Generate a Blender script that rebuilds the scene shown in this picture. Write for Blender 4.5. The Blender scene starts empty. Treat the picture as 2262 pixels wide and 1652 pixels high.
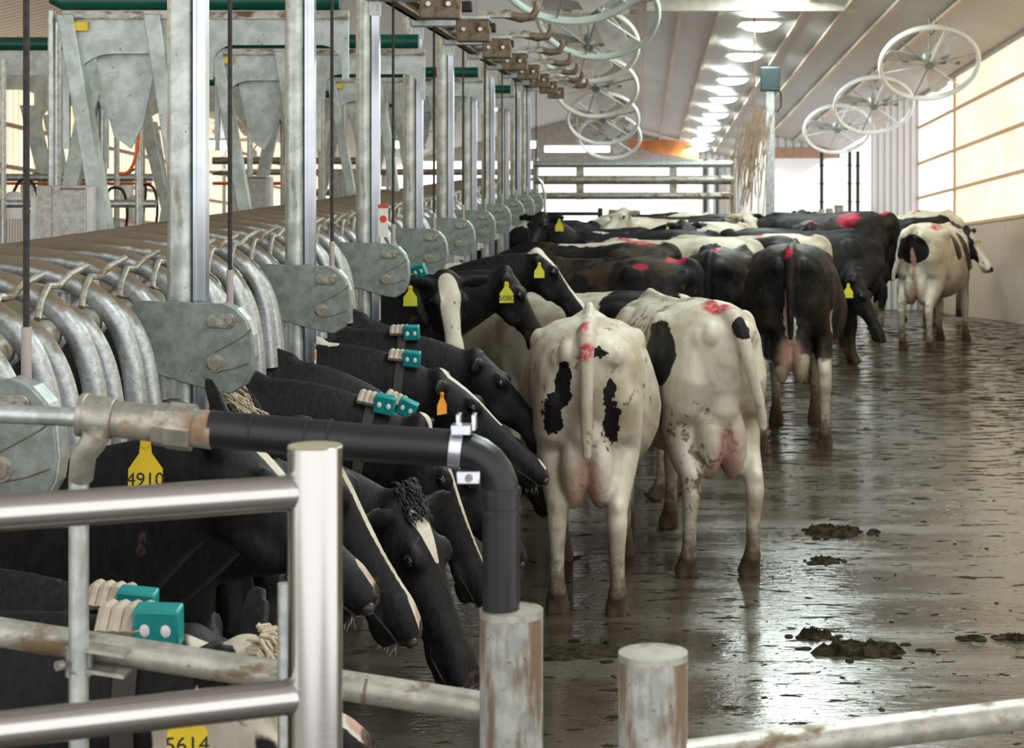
import bpy, math, random
from mathutils import Vector, Matrix, noise as mnoise
random.seed(7)
R = math.radians
SC = bpy.context.scene
COL = SC.collection

# ------------------------------------------------------------------ camera, world, lights, exposure
F, U0, V0, HC = 4200.0, 1410.0, 343.0, 2.25       # focal length in px, vanishing point of the aisle, lens height
cam = bpy.data.cameras.new('camera'); camo = bpy.data.objects.new('camera', cam); COL.objects.link(camo)
cam.sensor_width = 36.0; cam.lens = 36.0 * F / 2262.0
cam.shift_x = -(U0 - 1131.0) / 2262.0; cam.shift_y = -(826.0 - V0) / 2262.0
camo.location = (0, 0, HC); camo.rotation_euler = (R(90), 0, 0)
cam.clip_start = 0.05; cam.clip_end = 400
cam.dof.use_dof = True; cam.dof.focus_distance = 5.5; cam.dof.aperture_fstop = 10.0
SC.camera = camo
vs = SC.view_settings
vs.view_transform = 'Standard'; vs.look = 'None'; vs.gamma = 1.0; vs.use_curve_mapping = False
vs.exposure = 0.82
SC.cycles.max_bounces = 6; SC.cycles.diffuse_bounces = 3; SC.cycles.glossy_bounces = 4; SC.cycles.caustics_reflective = False; SC.cycles.caustics_refractive = False

w = bpy.data.worlds.new('sky'); SC.world = w; w.use_nodes = True
bg = w.node_tree.nodes['Background']; bg.inputs[0].default_value = (1.0, 0.98, 0.95, 1); bg.inputs[1].default_value = 1.0

SL = 0.0612                                         # the shed falls away from the camera by this much per metre
def bz(zp, Y): return HC - SL * Y + zp              # height of a point of the shed at depth Y
def ceil_zp(X):
    return 4.49 - .25 * X if X > -2 else 4.99 + .25 * (X + 2)
LAMP_POS = [(1.9, 29.8 + 4.25 * k, 4.0) for k in range(8)]
for (lx, ly, lz) in LAMP_POS + [(1.9, 25.5 - 4.25 * k, 4.0) for k in range(6)]:  # six more lights added towards the camera, out of view, without fixtures
    ld = bpy.data.lights.new('lamp_fill_light', 'AREA'); ld.shape = 'RECTANGLE'; ld.size = 0.8; ld.size_y = 2.2
    ld.energy = 95; ld.color = (0.86, 1.0, 0.95)
    lo = bpy.data.objects.new('lamp_fill_light', ld); COL.objects.link(lo); lo.location = (lx, ly, bz(lz, ly) - .16)

# ------------------------------------------------------------------ materials
MATS = {}
class NT:
    def __init__(s, name):
        s.m = bpy.data.materials.new(name); s.m.use_nodes = True; s.t = s.m.node_tree
        s.b = s.t.nodes['Principled BSDF']; s.o = s.t.nodes['Material Output']
    def n(s, typ, **kw):
        nd = s.t.nodes.new(typ)
        for k, v in kw.items(): setattr(nd, k, v)
        return nd
    def l(s, a, b): s.t.links.new(a, b)
    def co(s, scale=(1, 1, 1), kind='Object'):
        tc = s.n('ShaderNodeTexCoord'); mp = s.n('ShaderNodeMapping'); mp.inputs['Scale'].default_value = scale
        s.l(tc.outputs[kind], mp.inputs[0]); return mp.outputs[0]
    def noise(s, vec, scale, detail=3, rough=.55):
        nd = s.n('ShaderNodeTexNoise'); nd.inputs['Scale'].default_value = scale; nd.inputs['Detail'].default_value = detail
        nd.inputs['Roughness'].default_value = rough; s.l(vec, nd.inputs['Vector']); return nd.outputs['Fac']
    def ramp(s, fac, a, b, lo=0., hi=1.):
        nd = s.n('ShaderNodeMapRange'); nd.interpolation_type = 'SMOOTHSTEP'
        nd.inputs[1].default_value = a; nd.inputs[2].default_value = b; nd.inputs[3].default_value = lo; nd.inputs[4].default_value = hi
        s.l(fac, nd.inputs[0]); return nd.outputs[0]
    def mix(s, fac, a, b):
        nd = s.n('ShaderNodeMix', data_type='RGBA')
        if isinstance(fac, float): nd.inputs[0].default_value = fac
        else: s.l(fac, nd.inputs[0])
        for i, c in ((6, a), (7, b)):
            if isinstance(c, tuple): nd.inputs[i].default_value = (*c, 1)
            else: s.l(c, nd.inputs[i])
        return nd.outputs[2]
    def math(s, op, a, b=None):
        nd = s.n('ShaderNodeMath', operation=op)
        for i, c in ((0, a), (1, b)):
            if c is None: continue
            if isinstance(c, (int, float)): nd.inputs[i].default_value = c
            else: s.l(c, nd.inputs[i])
        return nd.outputs[0]
    def bump(s, h, strength=.3, dist=.01):
        nd = s.n('ShaderNodeBump'); nd.inputs['Strength'].default_value = strength; nd.inputs['Distance'].default_value = dist
        s.l(h, nd.inputs['Height']); s.l(nd.outputs[0], s.b.inputs['Normal'])
    def set(s, col=None, rough=None, metal=None):
        for k, v in (('Base Color', col), ('Roughness', rough), ('Metallic', metal)):
            if v is None: continue
            if isinstance(v, tuple): s.b.inputs[k].default_value = (*v, 1)
            elif isinstance(v, (int, float)): s.b.inputs[k].default_value = v
            else: s.l(v, s.b.inputs[k])

def plain(name, col, rough=.5, metal=0., var=.12, vs_=8.0, bump=0.):
    if name in MATS: return MATS[name]
    t = NT(name); c = t.co(); f = t.noise(c, vs_, 4)
    dk = tuple(x * (1 - var) for x in col); lt = tuple(min(1, x * (1 + var)) for x in col)
    t.set(t.mix(t.ramp(f, .3, .7), dk, lt), rough, metal)
    if bump: t.bump(t.noise(c, vs_ * 6, 3), bump, .004)
    MATS[name] = t.m; return t.m

def dirty(name, col, dirt, amount=.5, rough=.42, metal=.6, scale=9., streak=(1, 1, 1), speck=True):
    """painted or zinc metal with blotches, rust or dung stains of their own shape"""
    if name in MATS: return MATS[name]
    t = NT(name); c = t.co(); cs = t.co(streak)
    f1 = t.noise(c, scale * 3.2, 4, .65); base = t.mix(t.ramp(f1, .35, .65), tuple(x * .78 for x in col), tuple(min(1, x * 1.15) for x in col))
    f2 = t.noise(cs, scale, 5, .62); m = t.ramp(f2, .66 - amount * .3, .78 - amount * .25)
    out = t.mix(m, base, dirt)
    if speck:
        f3 = t.noise(c, scale * 14, 2, .5); out = t.mix(t.ramp(f3, .69, .74, 0, .7), out, tuple(x * .4 for x in dirt))
    rr = t.math('MULTIPLY_ADD', m, .35); rr.node.inputs[2].default_value = rough
    mm = t.math('MULTIPLY_ADD', m, -metal); mm.node.inputs[2].default_value = metal
    t.set(out, rr, mm); t.bump(t.noise(c, scale * 8, 3), .12, .003)
    MATS[name] = t.m; return t.m

def dusty_tube():
    t = NT('dusty_zinc_tube'); c = t.co(); g = t.n('ShaderNodeNewGeometry'); sp = t.n('ShaderNodeSeparateXYZ'); t.l(g.outputs['Normal'], sp.inputs[0])
    sx = t.n('ShaderNodeSeparateXYZ'); t.l(c, sx.inputs[0])
    f = t.noise(c, 9, 4)
    up = t.math('ADD', sp.outputs[2], t.math('MULTIPLY', t.math('SUBTRACT', f, .5), 1.2))
    up = t.math('ADD', up, t.math('MULTIPLY', t.math('ADD', sx.outputs[0], .0), -1.5))
    base = t.mix(t.ramp(t.noise(c, 55, 4, .65), .3, .7), (.36, .39, .40), (.58, .61, .62))
    base = t.mix(t.ramp(t.noise(c, 150, 2), .66, .72, 0, .7), base, (.10, .09, .075))
    m = t.ramp(up, .15, .62)
    t.set(t.mix(m, base, t.mix(f, (.11, .08, .052), (.20, .15, .10))), t.ramp(m, 0, 1, .40, .85), t.ramp(m, 0, 1, .6, 0.)); t.bump(t.noise(c, 50, 3), .15, .003); return t.m

M = {}
M['zinc'] = dirty('galvanised_steel', (.50, .54, .54), (.24, .20, .14), .12, .34, .65)
M['zinc_pole'] = dirty('galvanised_pole', (.50, .54, .52), (.27, .24, .17), .3, .36, .6, 5., (2.4, 2.4, .5))
M['zinc_sheet'] = dirty('galvanised_sheet', (.50, .56, .54), (.27, .22, .15), .1, .45, .3, 3.)
M['bright'] = plain('bright_channel', (.62, .66, .74), .22, .85, .08)
M['plate'] = dirty('grey_green_plate', (.27, .31, .285), (.14, .105, .06), .22, .42, .35, 7.)
M['tube'] = dusty_tube()
M['brown'] = dirty('rust_brown_steel', (.21, .16, .11), (.10, .06, .035), .5, .6, .25, 8.)
M['rail'] = dirty('dungy_rail', (.42, .41, .36), (.17, .115, .06), .55, .4, .45, 8., (1, 1, 2.5))
M['boll'] = dirty('streaked_bollard', (.43, .45, .42), (.19, .13, .08), .6, .5, .25, 11., (2.0, 2.0, .35))
M['fit'] = dirty('cast_fitting', (.38, .37, .32), (.27, .16, .09), .35, .38, .55, 11.)
M['black'] = plain('black_pipe', (.008, .0085, .012), .36, 0, .3)
M['blackm'] = plain('dark_iron', (.02, .018, .018), .55, .3)
M['rope'] = plain('dark_cable', (.03, .024, .026), .7, 0, .4, 60, .4)
M['sleeve'] = plain('cable_sleeve', (.42, .37, .34), .5)
M['green'] = plain('green_enamel', (.002, .085, .055), .35, 0, .2)
M['cabinet'] = dirty('grey_cabinet', (.47, .47, .45), (.20, .15, .10), .04, .5, 0., 14.)
M['cab_side'] = plain('cabinet_side', (.66, .64, .64), .5)
M['white'] = plain('white_enamel', (.86, .87, .85), .35, 0, .05)
M['white_shaded'] = plain('shaded_white_enamel', (.55, .66, .62), .35, 0, .06)  # white fan enamel with the shade put into its colour, darker and greener
M['box'] = plain('dark_green_box', (.018, .04, .042), .5)
M['orange'] = plain('orange_hose', (.85, .16, .03), .4)
M['teal'] = plain('teal_plastic', (.005, .25, .25), .35, 0, .1, 14)
M['roll'] = plain('strap_roll', (.46, .39, .31), .7, 0, .15, 30, .3)
M['strap'] = plain('strap_web', (.05, .045, .04), .8)
M['dot'] = plain('white_dot', (.8, .78, .78), .5)
M['yellow'] = plain('yellow_tag', (.80, .58, .02), .45, 0, .1)
M['lemon'] = plain('lemon_tag', (.68, .64, .04), .45, 0, .1)
M['otag'] = plain('orange_tag', (.85, .36, .04), .45, 0, .1)
M['ink'] = plain('tag_ink', (.02, .02, .02), .6)
M['eye'] = plain('eye', (.006, .005, .006), .06, 0, .1)
M['nose'] = plain('nostril', (.03, .018, .018), .3, 0, .3)
M['hair'] = plain('whisker', (.7, .66, .6), .6)
M['beam'] = plain('cream_beam', (.72, .69, .62), .5)
M['wood'] = plain('orange_board', (.72, .24, .07), .6, 0, .2, 3)
M['sticker'] = plain('sticker', (.78, .76, .70), .5)
M['red'] = plain('sticker_red', (.65, .06, .03), .5)
M['dung'] = plain('dung', (.030, .023, .012), .9, 0, .6, 25, 1.0); M['dung'].node_tree.nodes['Principled BSDF'].inputs['Specular IOR Level'].default_value = .12
def stainless():
    t = NT('brushed_stainless'); c = t.co((1, 1, 60)); f = t.noise(c, 30, 2)
    t.set(t.mix(f, (.52, .51, .50), (.62, .61, .60)), t.ramp(f, 0, 1, .13, .22), 1.0)
    return t.m
M['steel'] = stainless()
def emis(name, col, st):
    t = NT(name); t.set((.8, .8, .8), .5); t.b.inputs['Emission Color'].default_value = (*col, 1); t.b.inputs['Emission Strength'].default_value = st; return t.m
M['lamp'] = emis('lamp_diffuser', (.88, 1, .96), 14.0)

def floor_mat():
    t = NT('wet_concrete'); c = t.co((1, 1, 1)); cs = t.co((.55, 1.7, 1))
    f = t.noise(cs, 1.1, 6, .62); g = t.noise(c, 7, 5, .7); sm = t.noise(t.co((.8, 2.2, 1)), 4.5, 6, .74)
    base = t.mix(t.ramp(f, .35, .65), (.040, .032, .023), (.105, .088, .068))
    base = t.mix(t.ramp(g, .45, .7, 0, .5), base, (.05, .04, .026))
    dung = t.ramp(sm, .60, .66)
    sy = t.n('ShaderNodeSeparateXYZ'); t.l(c, sy.inputs[0])
    far = t.ramp(sy.outputs[1], 9., 19., .0, .085)                     # more dung trodden in where the herd stands
    sm2 = t.math('ADD', sm, far); dung = t.ramp(sm2, .575, .61)
    dung = t.math('MAXIMUM', dung, t.ramp(t.noise(t.co((1, 2.0, 1)), 26, 4, .65), .62, .66))
    base = t.mix(dung, base, (.028, .021, .012))
    wet = t.ramp(f, .42, .62, .09, .26)
    rg = t.math('MAXIMUM', wet, t.ramp(dung, 0, 1, 0, .6))
    t.set(base, rg, 0); t.l(t.ramp(dung, 0, 1, .9, .12), t.b.inputs['Specular IOR Level']); t.b.inputs['IOR'].default_value = 1.6
    h = t.math('ADD', t.noise(t.co((1, 3.5, 1)), 9, 4, .6), t.math('MULTIPLY', dung, .9))
    t.bump(h, .30, .013)
    df = t.n('ShaderNodeBsdfDiffuse'); t.l(base, df.inputs[0]); mx = t.n('ShaderNodeMixShader'); t.l(t.ramp(dung, 0, 1, 0, .93), mx.inputs[0]); t.l(t.b.outputs[0], mx.inputs[1]); t.l(df.outputs[0], mx.inputs[2]); t.l(mx.outputs[0], t.o.inputs[0])
    return t.m
M['floor'] = floor_mat()
def ceil_mat():
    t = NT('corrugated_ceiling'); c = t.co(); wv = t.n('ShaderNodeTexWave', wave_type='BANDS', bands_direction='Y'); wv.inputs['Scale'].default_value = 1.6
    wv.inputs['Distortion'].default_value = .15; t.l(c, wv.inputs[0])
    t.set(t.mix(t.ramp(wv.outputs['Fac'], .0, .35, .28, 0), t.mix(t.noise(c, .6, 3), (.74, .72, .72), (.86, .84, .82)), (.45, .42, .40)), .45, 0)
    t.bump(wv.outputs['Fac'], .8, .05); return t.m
M['ceil'] = ceil_mat()
def rib_mat(name, a, b, stain, axis='Y', scale=2.2, emit=None, es=0., rough=.45):
    t = NT(name); c = t.co(); wv = t.n('ShaderNodeTexWave', wave_type='BANDS', bands_direction=axis); wv.inputs['Scale'].default_value = scale
    t.l(c, wv.inputs[0]); f = t.noise(t.co((1, 1, .35)), 1.4, 5)
    col = t.mix(t.ramp(wv.outputs['Fac'], .6, .95), t.mix(f, a, b), tuple(x * .6 for x in a))
    col = t.mix(t.ramp(f, .56, .72, 0, .8), col, stain)
    t.set(col, rough, 0); t.bump(wv.outputs['Fac'], .5, .03)
    if emit:
        e = t.mix(t.ramp(wv.outputs['Fac'], .8, 1.), t.mix(t.ramp(t.noise(c, 1.1, 4), .4, .65), emit, tuple(min(1, x * 1.0 + .15) for x in emit)), tuple(x * y for x, y in zip(emit, (.8, .6, .45))))
        t.l(e, t.b.inputs['Emission Color']); t.b.inputs['Emission Strength'].default_value = es
    return t.m
M['translucent'] = rib_mat('daylit_panel', (.35, .28, .2), (.4, .32, .24), (.34, .22, .13), 'Y', 1.3, (1., .79, .55), .62)
M['translucent_white'] = rib_mat('daylit_white_panel', (.9, .88, .85), (.9, .88, .85), (.8, .7, .6), 'Y', 1.3, (1., .94, .86), .75)
M['wains'] = rib_mat('ribbed_lining', (.36, .25, .145), (.50, .365, .23), (.25, .16, .09), 'Y', 2.6, rough=.3)
M['rusty_sheet'] = rib_mat('rusty_sheet', (.62, .60, .62), (.72, .70, .72), (.42, .22, .11), 'X', 2.6)
M['white_sheet'] = rib_mat('white_sheet', (.60, .58, .60), (.70, .68, .68), (.5, .4, .33), 'X', 1.5)
M['girt'] = plain('girt', (.55, .33, .17), .6)
M['girt_grey'] = plain('eave_trim', (.30, .28, .25), .5)

# ------------------------------------------------------------------ mesh helpers
class MB:
    def __init__(s): s.v = []; s.f = []
    def _add(s, vs_, fs):
        o = len(s.v); s.v += [Vector(p) for p in vs_]; s.f += [tuple(i + o for i in f) for f in fs]; return s
    def box(s, lo, hi, rot=None):
        x0, y0, z0 = lo; x1, y1, z1 = hi
        vs_ = [Vector(p) for p in ((x0, y0, z0), (x1, y0, z0), (x1, y1, z0), (x0, y1, z0), (x0, y0, z1), (x1, y0, z1), (x1, y1, z1), (x0, y1, z1))]
        if rot is not None:
            c = sum(vs_, Vector()) / 8; vs_ = [c + rot @ (p - c) for p in vs_]
        return s._add(vs_, [(0, 3, 2, 1), (4, 5, 6, 7), (0, 1, 5, 4), (1, 2, 6, 5), (2, 3, 7, 6), (3, 0, 4, 7)])
    def rings(s, rs, cap=True):
        n = len(rs[0]); vs_ = [p for r in rs for p in r]; fs = []
        for i in range(len(rs) - 1):
            for j in range(n):
                a = i * n + j; b = i * n + (j + 1) % n
                fs.append((a, b, b + n, a + n))
        if cap:
            fs.append(tuple(range(n - 1, -1, -1))); fs.append(tuple((len(rs) - 1) * n + j for j in range(n)))
        return s._add(vs_, fs)
    def tube(s, pts, rad, n=12, rb=None, up=None, cap=True):
        """swept tube; rad and rb may be lists; up fixes the side axis"""
        pts = [Vector(p) for p in pts]; k = len(pts)
        ra = rad if isinstance(rad, (list, tuple)) else [rad] * k
        rb = ra if rb is None else (rb if isinstance(rb, (list, tuple)) else [rb] * k)
        rs = []; side = None
        for i, p in enumerate(pts):
            t = (pts[min(i + 1, k - 1)] - pts[max(i - 1, 0)]).normalized()
            if up is not None: side = Vector(up)
            elif side is None: side = Vector((0, 1, 0)) if abs(t.y) < .9 else Vector((1, 0, 0))
            side = (side - t * side.dot(t)).normalized(); nn = t.cross(side)
            rs.append([p + nn * math.cos(2 * math.pi * j / n) * ra[i] + side * math.sin(2 * math.pi * j / n) * rb[i] for j in range(n)])
        return s.rings(rs, cap)
    def cyl(s, a, b, r, n=20, r2=None): return s.tube([a, b], [r, r2 if r2 is not None else r], n)
    def ell(s, c, r, n=14, m=8, rot=None):
        c = Vector(c); rs = []
        for i in range(m + 1):
            ph = -math.pi / 2 + math.pi * i / m; cr = max(math.cos(ph), .02); ring = []
            for j in range(n):
                th = 2 * math.pi * j / n; v = Vector((r[0] * cr * math.cos(th), r[1] * cr * math.sin(th), r[2] * math.sin(ph)))
                ring.append(c + (rot @ v if rot is not None else v))
            rs.append(ring)
        return s.rings(rs)
    def torus(s, c, Rr, r, rot=None, n=40, m=10, rz=None):
        c = Vector(c); vs_ = []; fs = []; rz = rz or r
        for i in range(n):
            a = 2 * math.pi * i / n
            for j in range(m):
                b = 2 * math.pi * j / m; v = Vector(((Rr + r * math.cos(b)) * math.cos(a), (Rr + r * math.cos(b)) * math.sin(a), rz * math.sin(b)))
                vs_.append(c + (rot @ v if rot is not None else v))
        for i in range(n):
            for j in range(m):
                fs.append((i * m + j, ((i + 1) % n) * m + j, ((i + 1) % n) * m + (j + 1) % m, i * m + (j + 1) % m))
        return s._add(vs_, fs)
    def prism(s, poly, a, b, axis='Y'):
        """polygon given in (X,Z) (axis Y), (Y,Z) (axis X) or (X,Y) (axis Z), extruded from a to b"""
        f = {'Y': lambda p, t: (p[0], t, p[1]), 'X': lambda p, t: (t, p[0], p[1]), 'Z': lambda p, t: (p[0], p[1], t)}[axis]
        n = len(poly); vs_ = [f(p, a) for p in poly] + [f(p, b) for p in poly]
        return s._add(vs_, [tuple(range(n)), tuple(range(2 * n - 1, n - 1, -1))] + [(i, i + n, (i + 1) % n + n, (i + 1) % n) for i in range(n)])
    def shift(s, d): d = Vector(d); s.v = [p + d for p in s.v]; return s
    def xf(s, m): s.v = [m @ p for p in s.v]; return s
    def mesh(s, name, smooth=True):
        me = bpy.data.meshes.new(name); me.from_pydata([tuple(p) for p in s.v], [], s.f)
        me.validate(); 
        import bmesh
        bm = bmesh.new(); bm.from_mesh(me); bmesh.ops.recalc_face_normals(bm, faces=bm.faces); bm.to_mesh(me); bm.free()
        if smooth:
            me.polygons.foreach_set('use_smooth', [True] * len(me.polygons))
            try: me.set_sharp_from_angle(angle=R(38))
            except Exception: pass
        me.update(); return me
    def build(s, name, mat, parent=None, loc=None, bevel=0., world=False):
        if world and parent is not None: s.shift(-Vector(parent.location))
        o = bpy.data.objects.new(name, s.mesh(name)); o.data.materials.append(mat); COL.objects.link(o)
        if parent is not None: o.parent = parent
        if loc: o.location = loc
        if bevel:
            b = o.modifiers.new('bevel', 'BEVEL'); b.width = bevel; b.segments = 2; b.limit_method = 'ANGLE'
        return o
def tag(o, label=None, cat=None, group=None, kind=None):
    if label: o['label'] = label
    if cat: o['category'] = cat
    if group: o['group'] = group
    if kind: o['kind'] = kind
    return o
def thing(name, label, cat, loc=(0, 0, 0), rz=0., group=None):
    o = bpy.data.objects.new(name, None); COL.objects.link(o); o.location = loc; o.rotation_euler = (0, 0, rz); o.empty_display_size = .1
    return tag(o, label, cat, group)
KIDS = {}
def kids(o): return [c for c in COL.objects if c.parent == o]
def copy_tree(o, loc=None, rz=None, label=None, parent=None):
    c = o.copy(); COL.objects.link(c); c.parent = parent
    if loc is not None: c.location = loc
    if rz is not None: c.rotation_euler = (0, 0, rz)
    if label: c['label'] = label
    for ch in kids(o): copy_tree(ch, parent=c)
    return c
def struct(o, label=None): o['kind'] = 'structure'; return o
ORD = ['nearest', 'second nearest', 'third nearest', 'fourth', 'fifth', 'sixth', 'seventh', 'eighth', 'ninth', 'tenth', 'eleventh', 'twelfth', 'thirteenth', 'fourteenth', 'fifteenth',
       'sixteenth', 'seventeenth', 'eighteenth', 'nineteenth', 'twentieth', 'twenty-first', 'twenty-second', 'twenty-third', 'twenty-fourth', 'twenty-fifth', 'twenty-sixth', 'twenty-seventh', 'twenty-eighth', 'twenty-ninth', 'thirtieth', 'thirty-first', 'thirty-second', 'thirty-third', 'thirty-fourth']
def at(px, py, Y): return Vector(((px - U0) * Y / F, Y, HC - (py - V0) * Y / F))

# ================================================================== the shed
YK = 25.4
m = MB(); xs = (-9.2, 5.3)
m.rings([[(x, -3, 0), (x, YK, 0), (x, 63, -SL * (63 - YK)), (x, 63, -SL * (63 - YK) - .2), (x, YK, -.2), (x, -3, -.2)] for x in xs])
struct(m.build('floor', M['floor']))
for nm, xa, xb in (('ceiling', -2., 5.3), ('ceiling', -9.2, -2.)):
    m = MB(); m.rings([[(xa, y, bz(ceil_zp(xa), y)), (xb, y, bz(ceil_zp(xb - 1e-6 if xb == -2 else xb), y)), (xb, y, bz(ceil_zp(xb), y) + .08), (xa, y, bz(ceil_zp(xa), y) + .08)] for y in (-2.5, 63)])
    struct(m.build(nm, M['ceil']))
def wall_quad(x0, x1, y0, y1, za0, za1, zb0, zb1):   # a slab along Y with the shed's fall
    return MB().rings([[(x0, y0, za0), (x1, y0, za0), (x1, y0, za1), (x0, y0, za1)], [(x0, y1, zb0), (x1, y1, zb0), (x1, y1, zb1), (x0, y1, zb1)]])
def wall_strip(x0, x1, y0, y1, zp0, zp1): return wall_quad(x0, x1, y0, y1, bz(zp0, y0), bz(zp1, y0), bz(zp0, y1), bz(zp1, y1))
XR = 5.15
struct(wall_quad(XR, XR + .1, 5, YK, -.05, bz(.75, 5), -.05, bz(.75, YK)).build('wall_right', M['wains']))
struct(wall_strip(XR, XR + .1, YK, 35, -.78, .75).build('wall_right', M['wains']))
struct(wall_strip(XR + .02, XR + .06, 5, 31, .75, 3.2).build('window_1', M['translucent']))
struct(wall_strip(XR + .02, XR + .06, 31, 35, .75, 3.2).build('window_2', M['translucent_white']))
for i, zp in enumerate((.75, 1.35, 1.98, 2.64)):
    struct(wall_strip(XR - .02, XR + .03, 5, 35, zp - .022, zp + .022).build('trim_%d' % (i + 1), M['girt']))
struct(wall_strip(XR - .04, XR + .05, 5, 35, 3.16, 3.26).build('trim_5', M['girt_grey']))
struct(MB().box((XR - .01, 31 - .04, bz(.75, 31)), (XR + .03, 31 + .04, bz(3.2, 31))).build('trim_6', M['girt']))
# rusty cross sheet beside the far doorway, and the wall behind it
struct(MB().box((4.29, 35, -1.), (5.2, 35.08, bz(3.45, 35))).build('wall_cross', M['rusty_sheet']))
tag(MB().tube([(4.2, 34.9, bz(.33 + .0, 35)), (5.12, 34.9, bz(.33, 35))], .025, 8).build('handrail', M['zinc']), 'thin horizontal grey rail across the rusty ribbed sheet beside the right wall', 'rail')
EY = 50.
struct(MB().box((3.4, EY, bz(2.98, EY)), (5.3, EY + .12, bz(3.8, EY))).build('wall_far', M['white_sheet']))
struct(MB().box((3.4, EY - .06, bz(2.98, EY)), (5.3, EY, bz(3.26, EY))).build('trim_7', plain('header_brown', (.38, .22, .15), .6)))
struct(wall_quad(3.4, 3.5, 50, 62, -2.5, bz(3.8, 50), -2.5, bz(3.8, 62)).build('wall_inner', M['white_sheet']))
struct(MB().box((1.95, 61.9, -3), (3.5, 62, bz(4.2, 62))).build('wall_far', M['white_sheet']))
struct(MB().box((-9.2, 61.9, bz(3.6, 62)), (1.95, 62, bz(5.1, 62))).build('wall_far', plain('gable', (.6, .58, .57), .6)))
m = MB().prism([(-.3, bz(4.12, 60)), (1.1, bz(4.15, 60)), (1.9, bz(4.0, 60)), (1.9, bz(3.52, 60)), (.6, bz(3.75, 60)), (-.3, bz(3.95, 60))], 59.9, 60)
tag(m.build('gable_board', M['wood']), 'orange wooden board under the far end of the ceiling', 'board')
struct(MB().box((1.0, 61.6, bz(1.75, 62)), (1.93, 61.7, bz(2.75, 62))).build('window_3', emis('warm_panel', (1., .55, .26), .6)))
for i, (x0, x1, mt) in enumerate(((1.92, 2.06, 'cab_side'), (2.1, 2.22, 'blackm'), (2.3, 2.42, 'cab_side'), (2.5, 2.58, 'blackm'))):
    struct(MB().box((x0, 61.3, -3), (x1, 61.4, bz(3.6, 61))).build('trim_%d' % (8 + i), M[mt]))
# left wall
XL = -9.
struct(wall_quad(XL - .1, XL, 5, 62, -.05, bz(.9, 5), -2.4, bz(.9, 62)).build('wall_left', M['wains']))
struct(wall_strip(XL - .06, XL - .02, 5, 62, .9, 3.25).build('window_4', M['translucent']))
for i, zp in enumerate((.9, 1.5, 2.1, 2.7)):
    struct(wall_strip(XL - .03, XL + .02, 5, 62, zp - .03, zp + .03).build('trim_%d' % (12 + i), M['girt']))
# ceiling purlins
for i, X in enumerate((.70, 1.30, 2.46, 2.95, 3.47, 4.1, .05, -.6, -1.2)):
    z0 = ceil_zp(X)
    struct(wall_strip(X - .035, X + .035, -2, 62, z0 - .05, z0 - .005).build('trim_%d' % (16 + i), plain('purlin', (.70, .58, .47), .6)))
m = MB().box((.12, 27, 4.33), (5.2, 27.16, 4.55)); m.box((.12, 26.95, 4.30), (5.2, 27.2, 4.335))
struct(m.build('trim_25', M['beam']))
# ceiling lamps
for k, (lx, ly, lz) in enumerate(LAMP_POS):
    loc = (lx, ly, bz(lz, ly) - .15)
    if k == 0:
        t = thing('ceiling_lamp', '', 'ceiling lamp', loc, 0, 'row of ceiling lamps')
        MB().box((-.34, -.66, .02), (.34, .66, .09)).build('housing', M['white'], t, bevel=.01)
        m = MB(); m.ell((0, 0, .02), (.3, .6, .1), 20, 8); m.build('diffuser', M['lamp'], t)
        MB().cyl((0, 0, .08), (0, 0, .17), .02, 8).build('hanger', M['zinc'], t)
        lamp0 = t
    else: t = copy_tree(lamp0, loc)
    t['label'] = 'glowing white ceiling lamp, %s in the row running away under the ceiling' % ORD[k]

# ================================================================== fans
FD = Vector((0, -math.cos(R(46)), -math.sin(R(46))))   # the way the air is thrown
def make_fan(ring_mat):
    t = thing('ceiling_fan', '', 'fan', (0, 0, 0), 0, 'white panel fans hung from the ceiling')
    rot = FD.to_track_quat('Z', 'Y').to_matrix()
    q = lambda x, y, z: rot @ Vector((x, y, z))
    MB().torus((0, 0, 0), .67, .032, rot, 56, 10, .045).build('guard_ring', M[ring_mat], t)
    for k in range(6):
        a = math.pi / 3 * k + .3
        MB().tube([q(.06 * math.cos(a), .06 * math.sin(a), .02), q(.66 * math.cos(a), .66 * math.sin(a), .0)], .012, 8).build('spoke', M['white' if k % 2 else 'zinc'], t)
    for k in range(3):
        a = 2 * math.pi / 3 * k + .9
        c, s_ = math.cos(a), math.sin(a); pts = []
        for (r_, w_) in ((.08, .05), (.25, .10), (.45, .13), (.58, .12), (.61, .05)):
            pts.append((r_, w_))
        lo = [q(r_ * c - w_ * s_, r_ * s_ + w_ * c, -.10) for r_, w_ in pts]; hi = [q(r_ * c + w_ * s_, r_ * s_ - w_ * c, -.04) for r_, w_ in pts]
        n = q(0, 0, 1) * .006
        MB().rings([[a_ + n, b_ + n, b_ - n, a_ - n] for a_, b_ in zip(lo, hi)]).build('blade', M['cab_side'], t)
    MB().tube([q(0, 0, -.16), q(0, 0, .05)], [.07, .07], 16).build('hub', M['zinc'], t)
    MB().box((-.42, -.03, -.02), (.42, .03, .03)).build('crossbar', M['rail'], t)
    mo = MB().tube([(.22, .12, .12), (.22, .28, .16)], .075, 14).build('motor', M['zinc'], t)
    MB().box((.26, .18, .16), (.34, .26, .24)).build('terminal_box', M['blackm'], mo)
    MB().tube([(0, .02, 0), (0, .02, .98)], .014, 8).build('hanger_rod', M['rail'], t)
    MB().tube([(.0, .02, .8), (.05, .03, .72), (.10, .03, .55), (.06, .03, .42), (0, .02, .38)], .007, 6).build('chain', M['blackm'], t)
    return t
fan0 = make_fan('white'); fanShade = make_fan('white_shaded')
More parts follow.
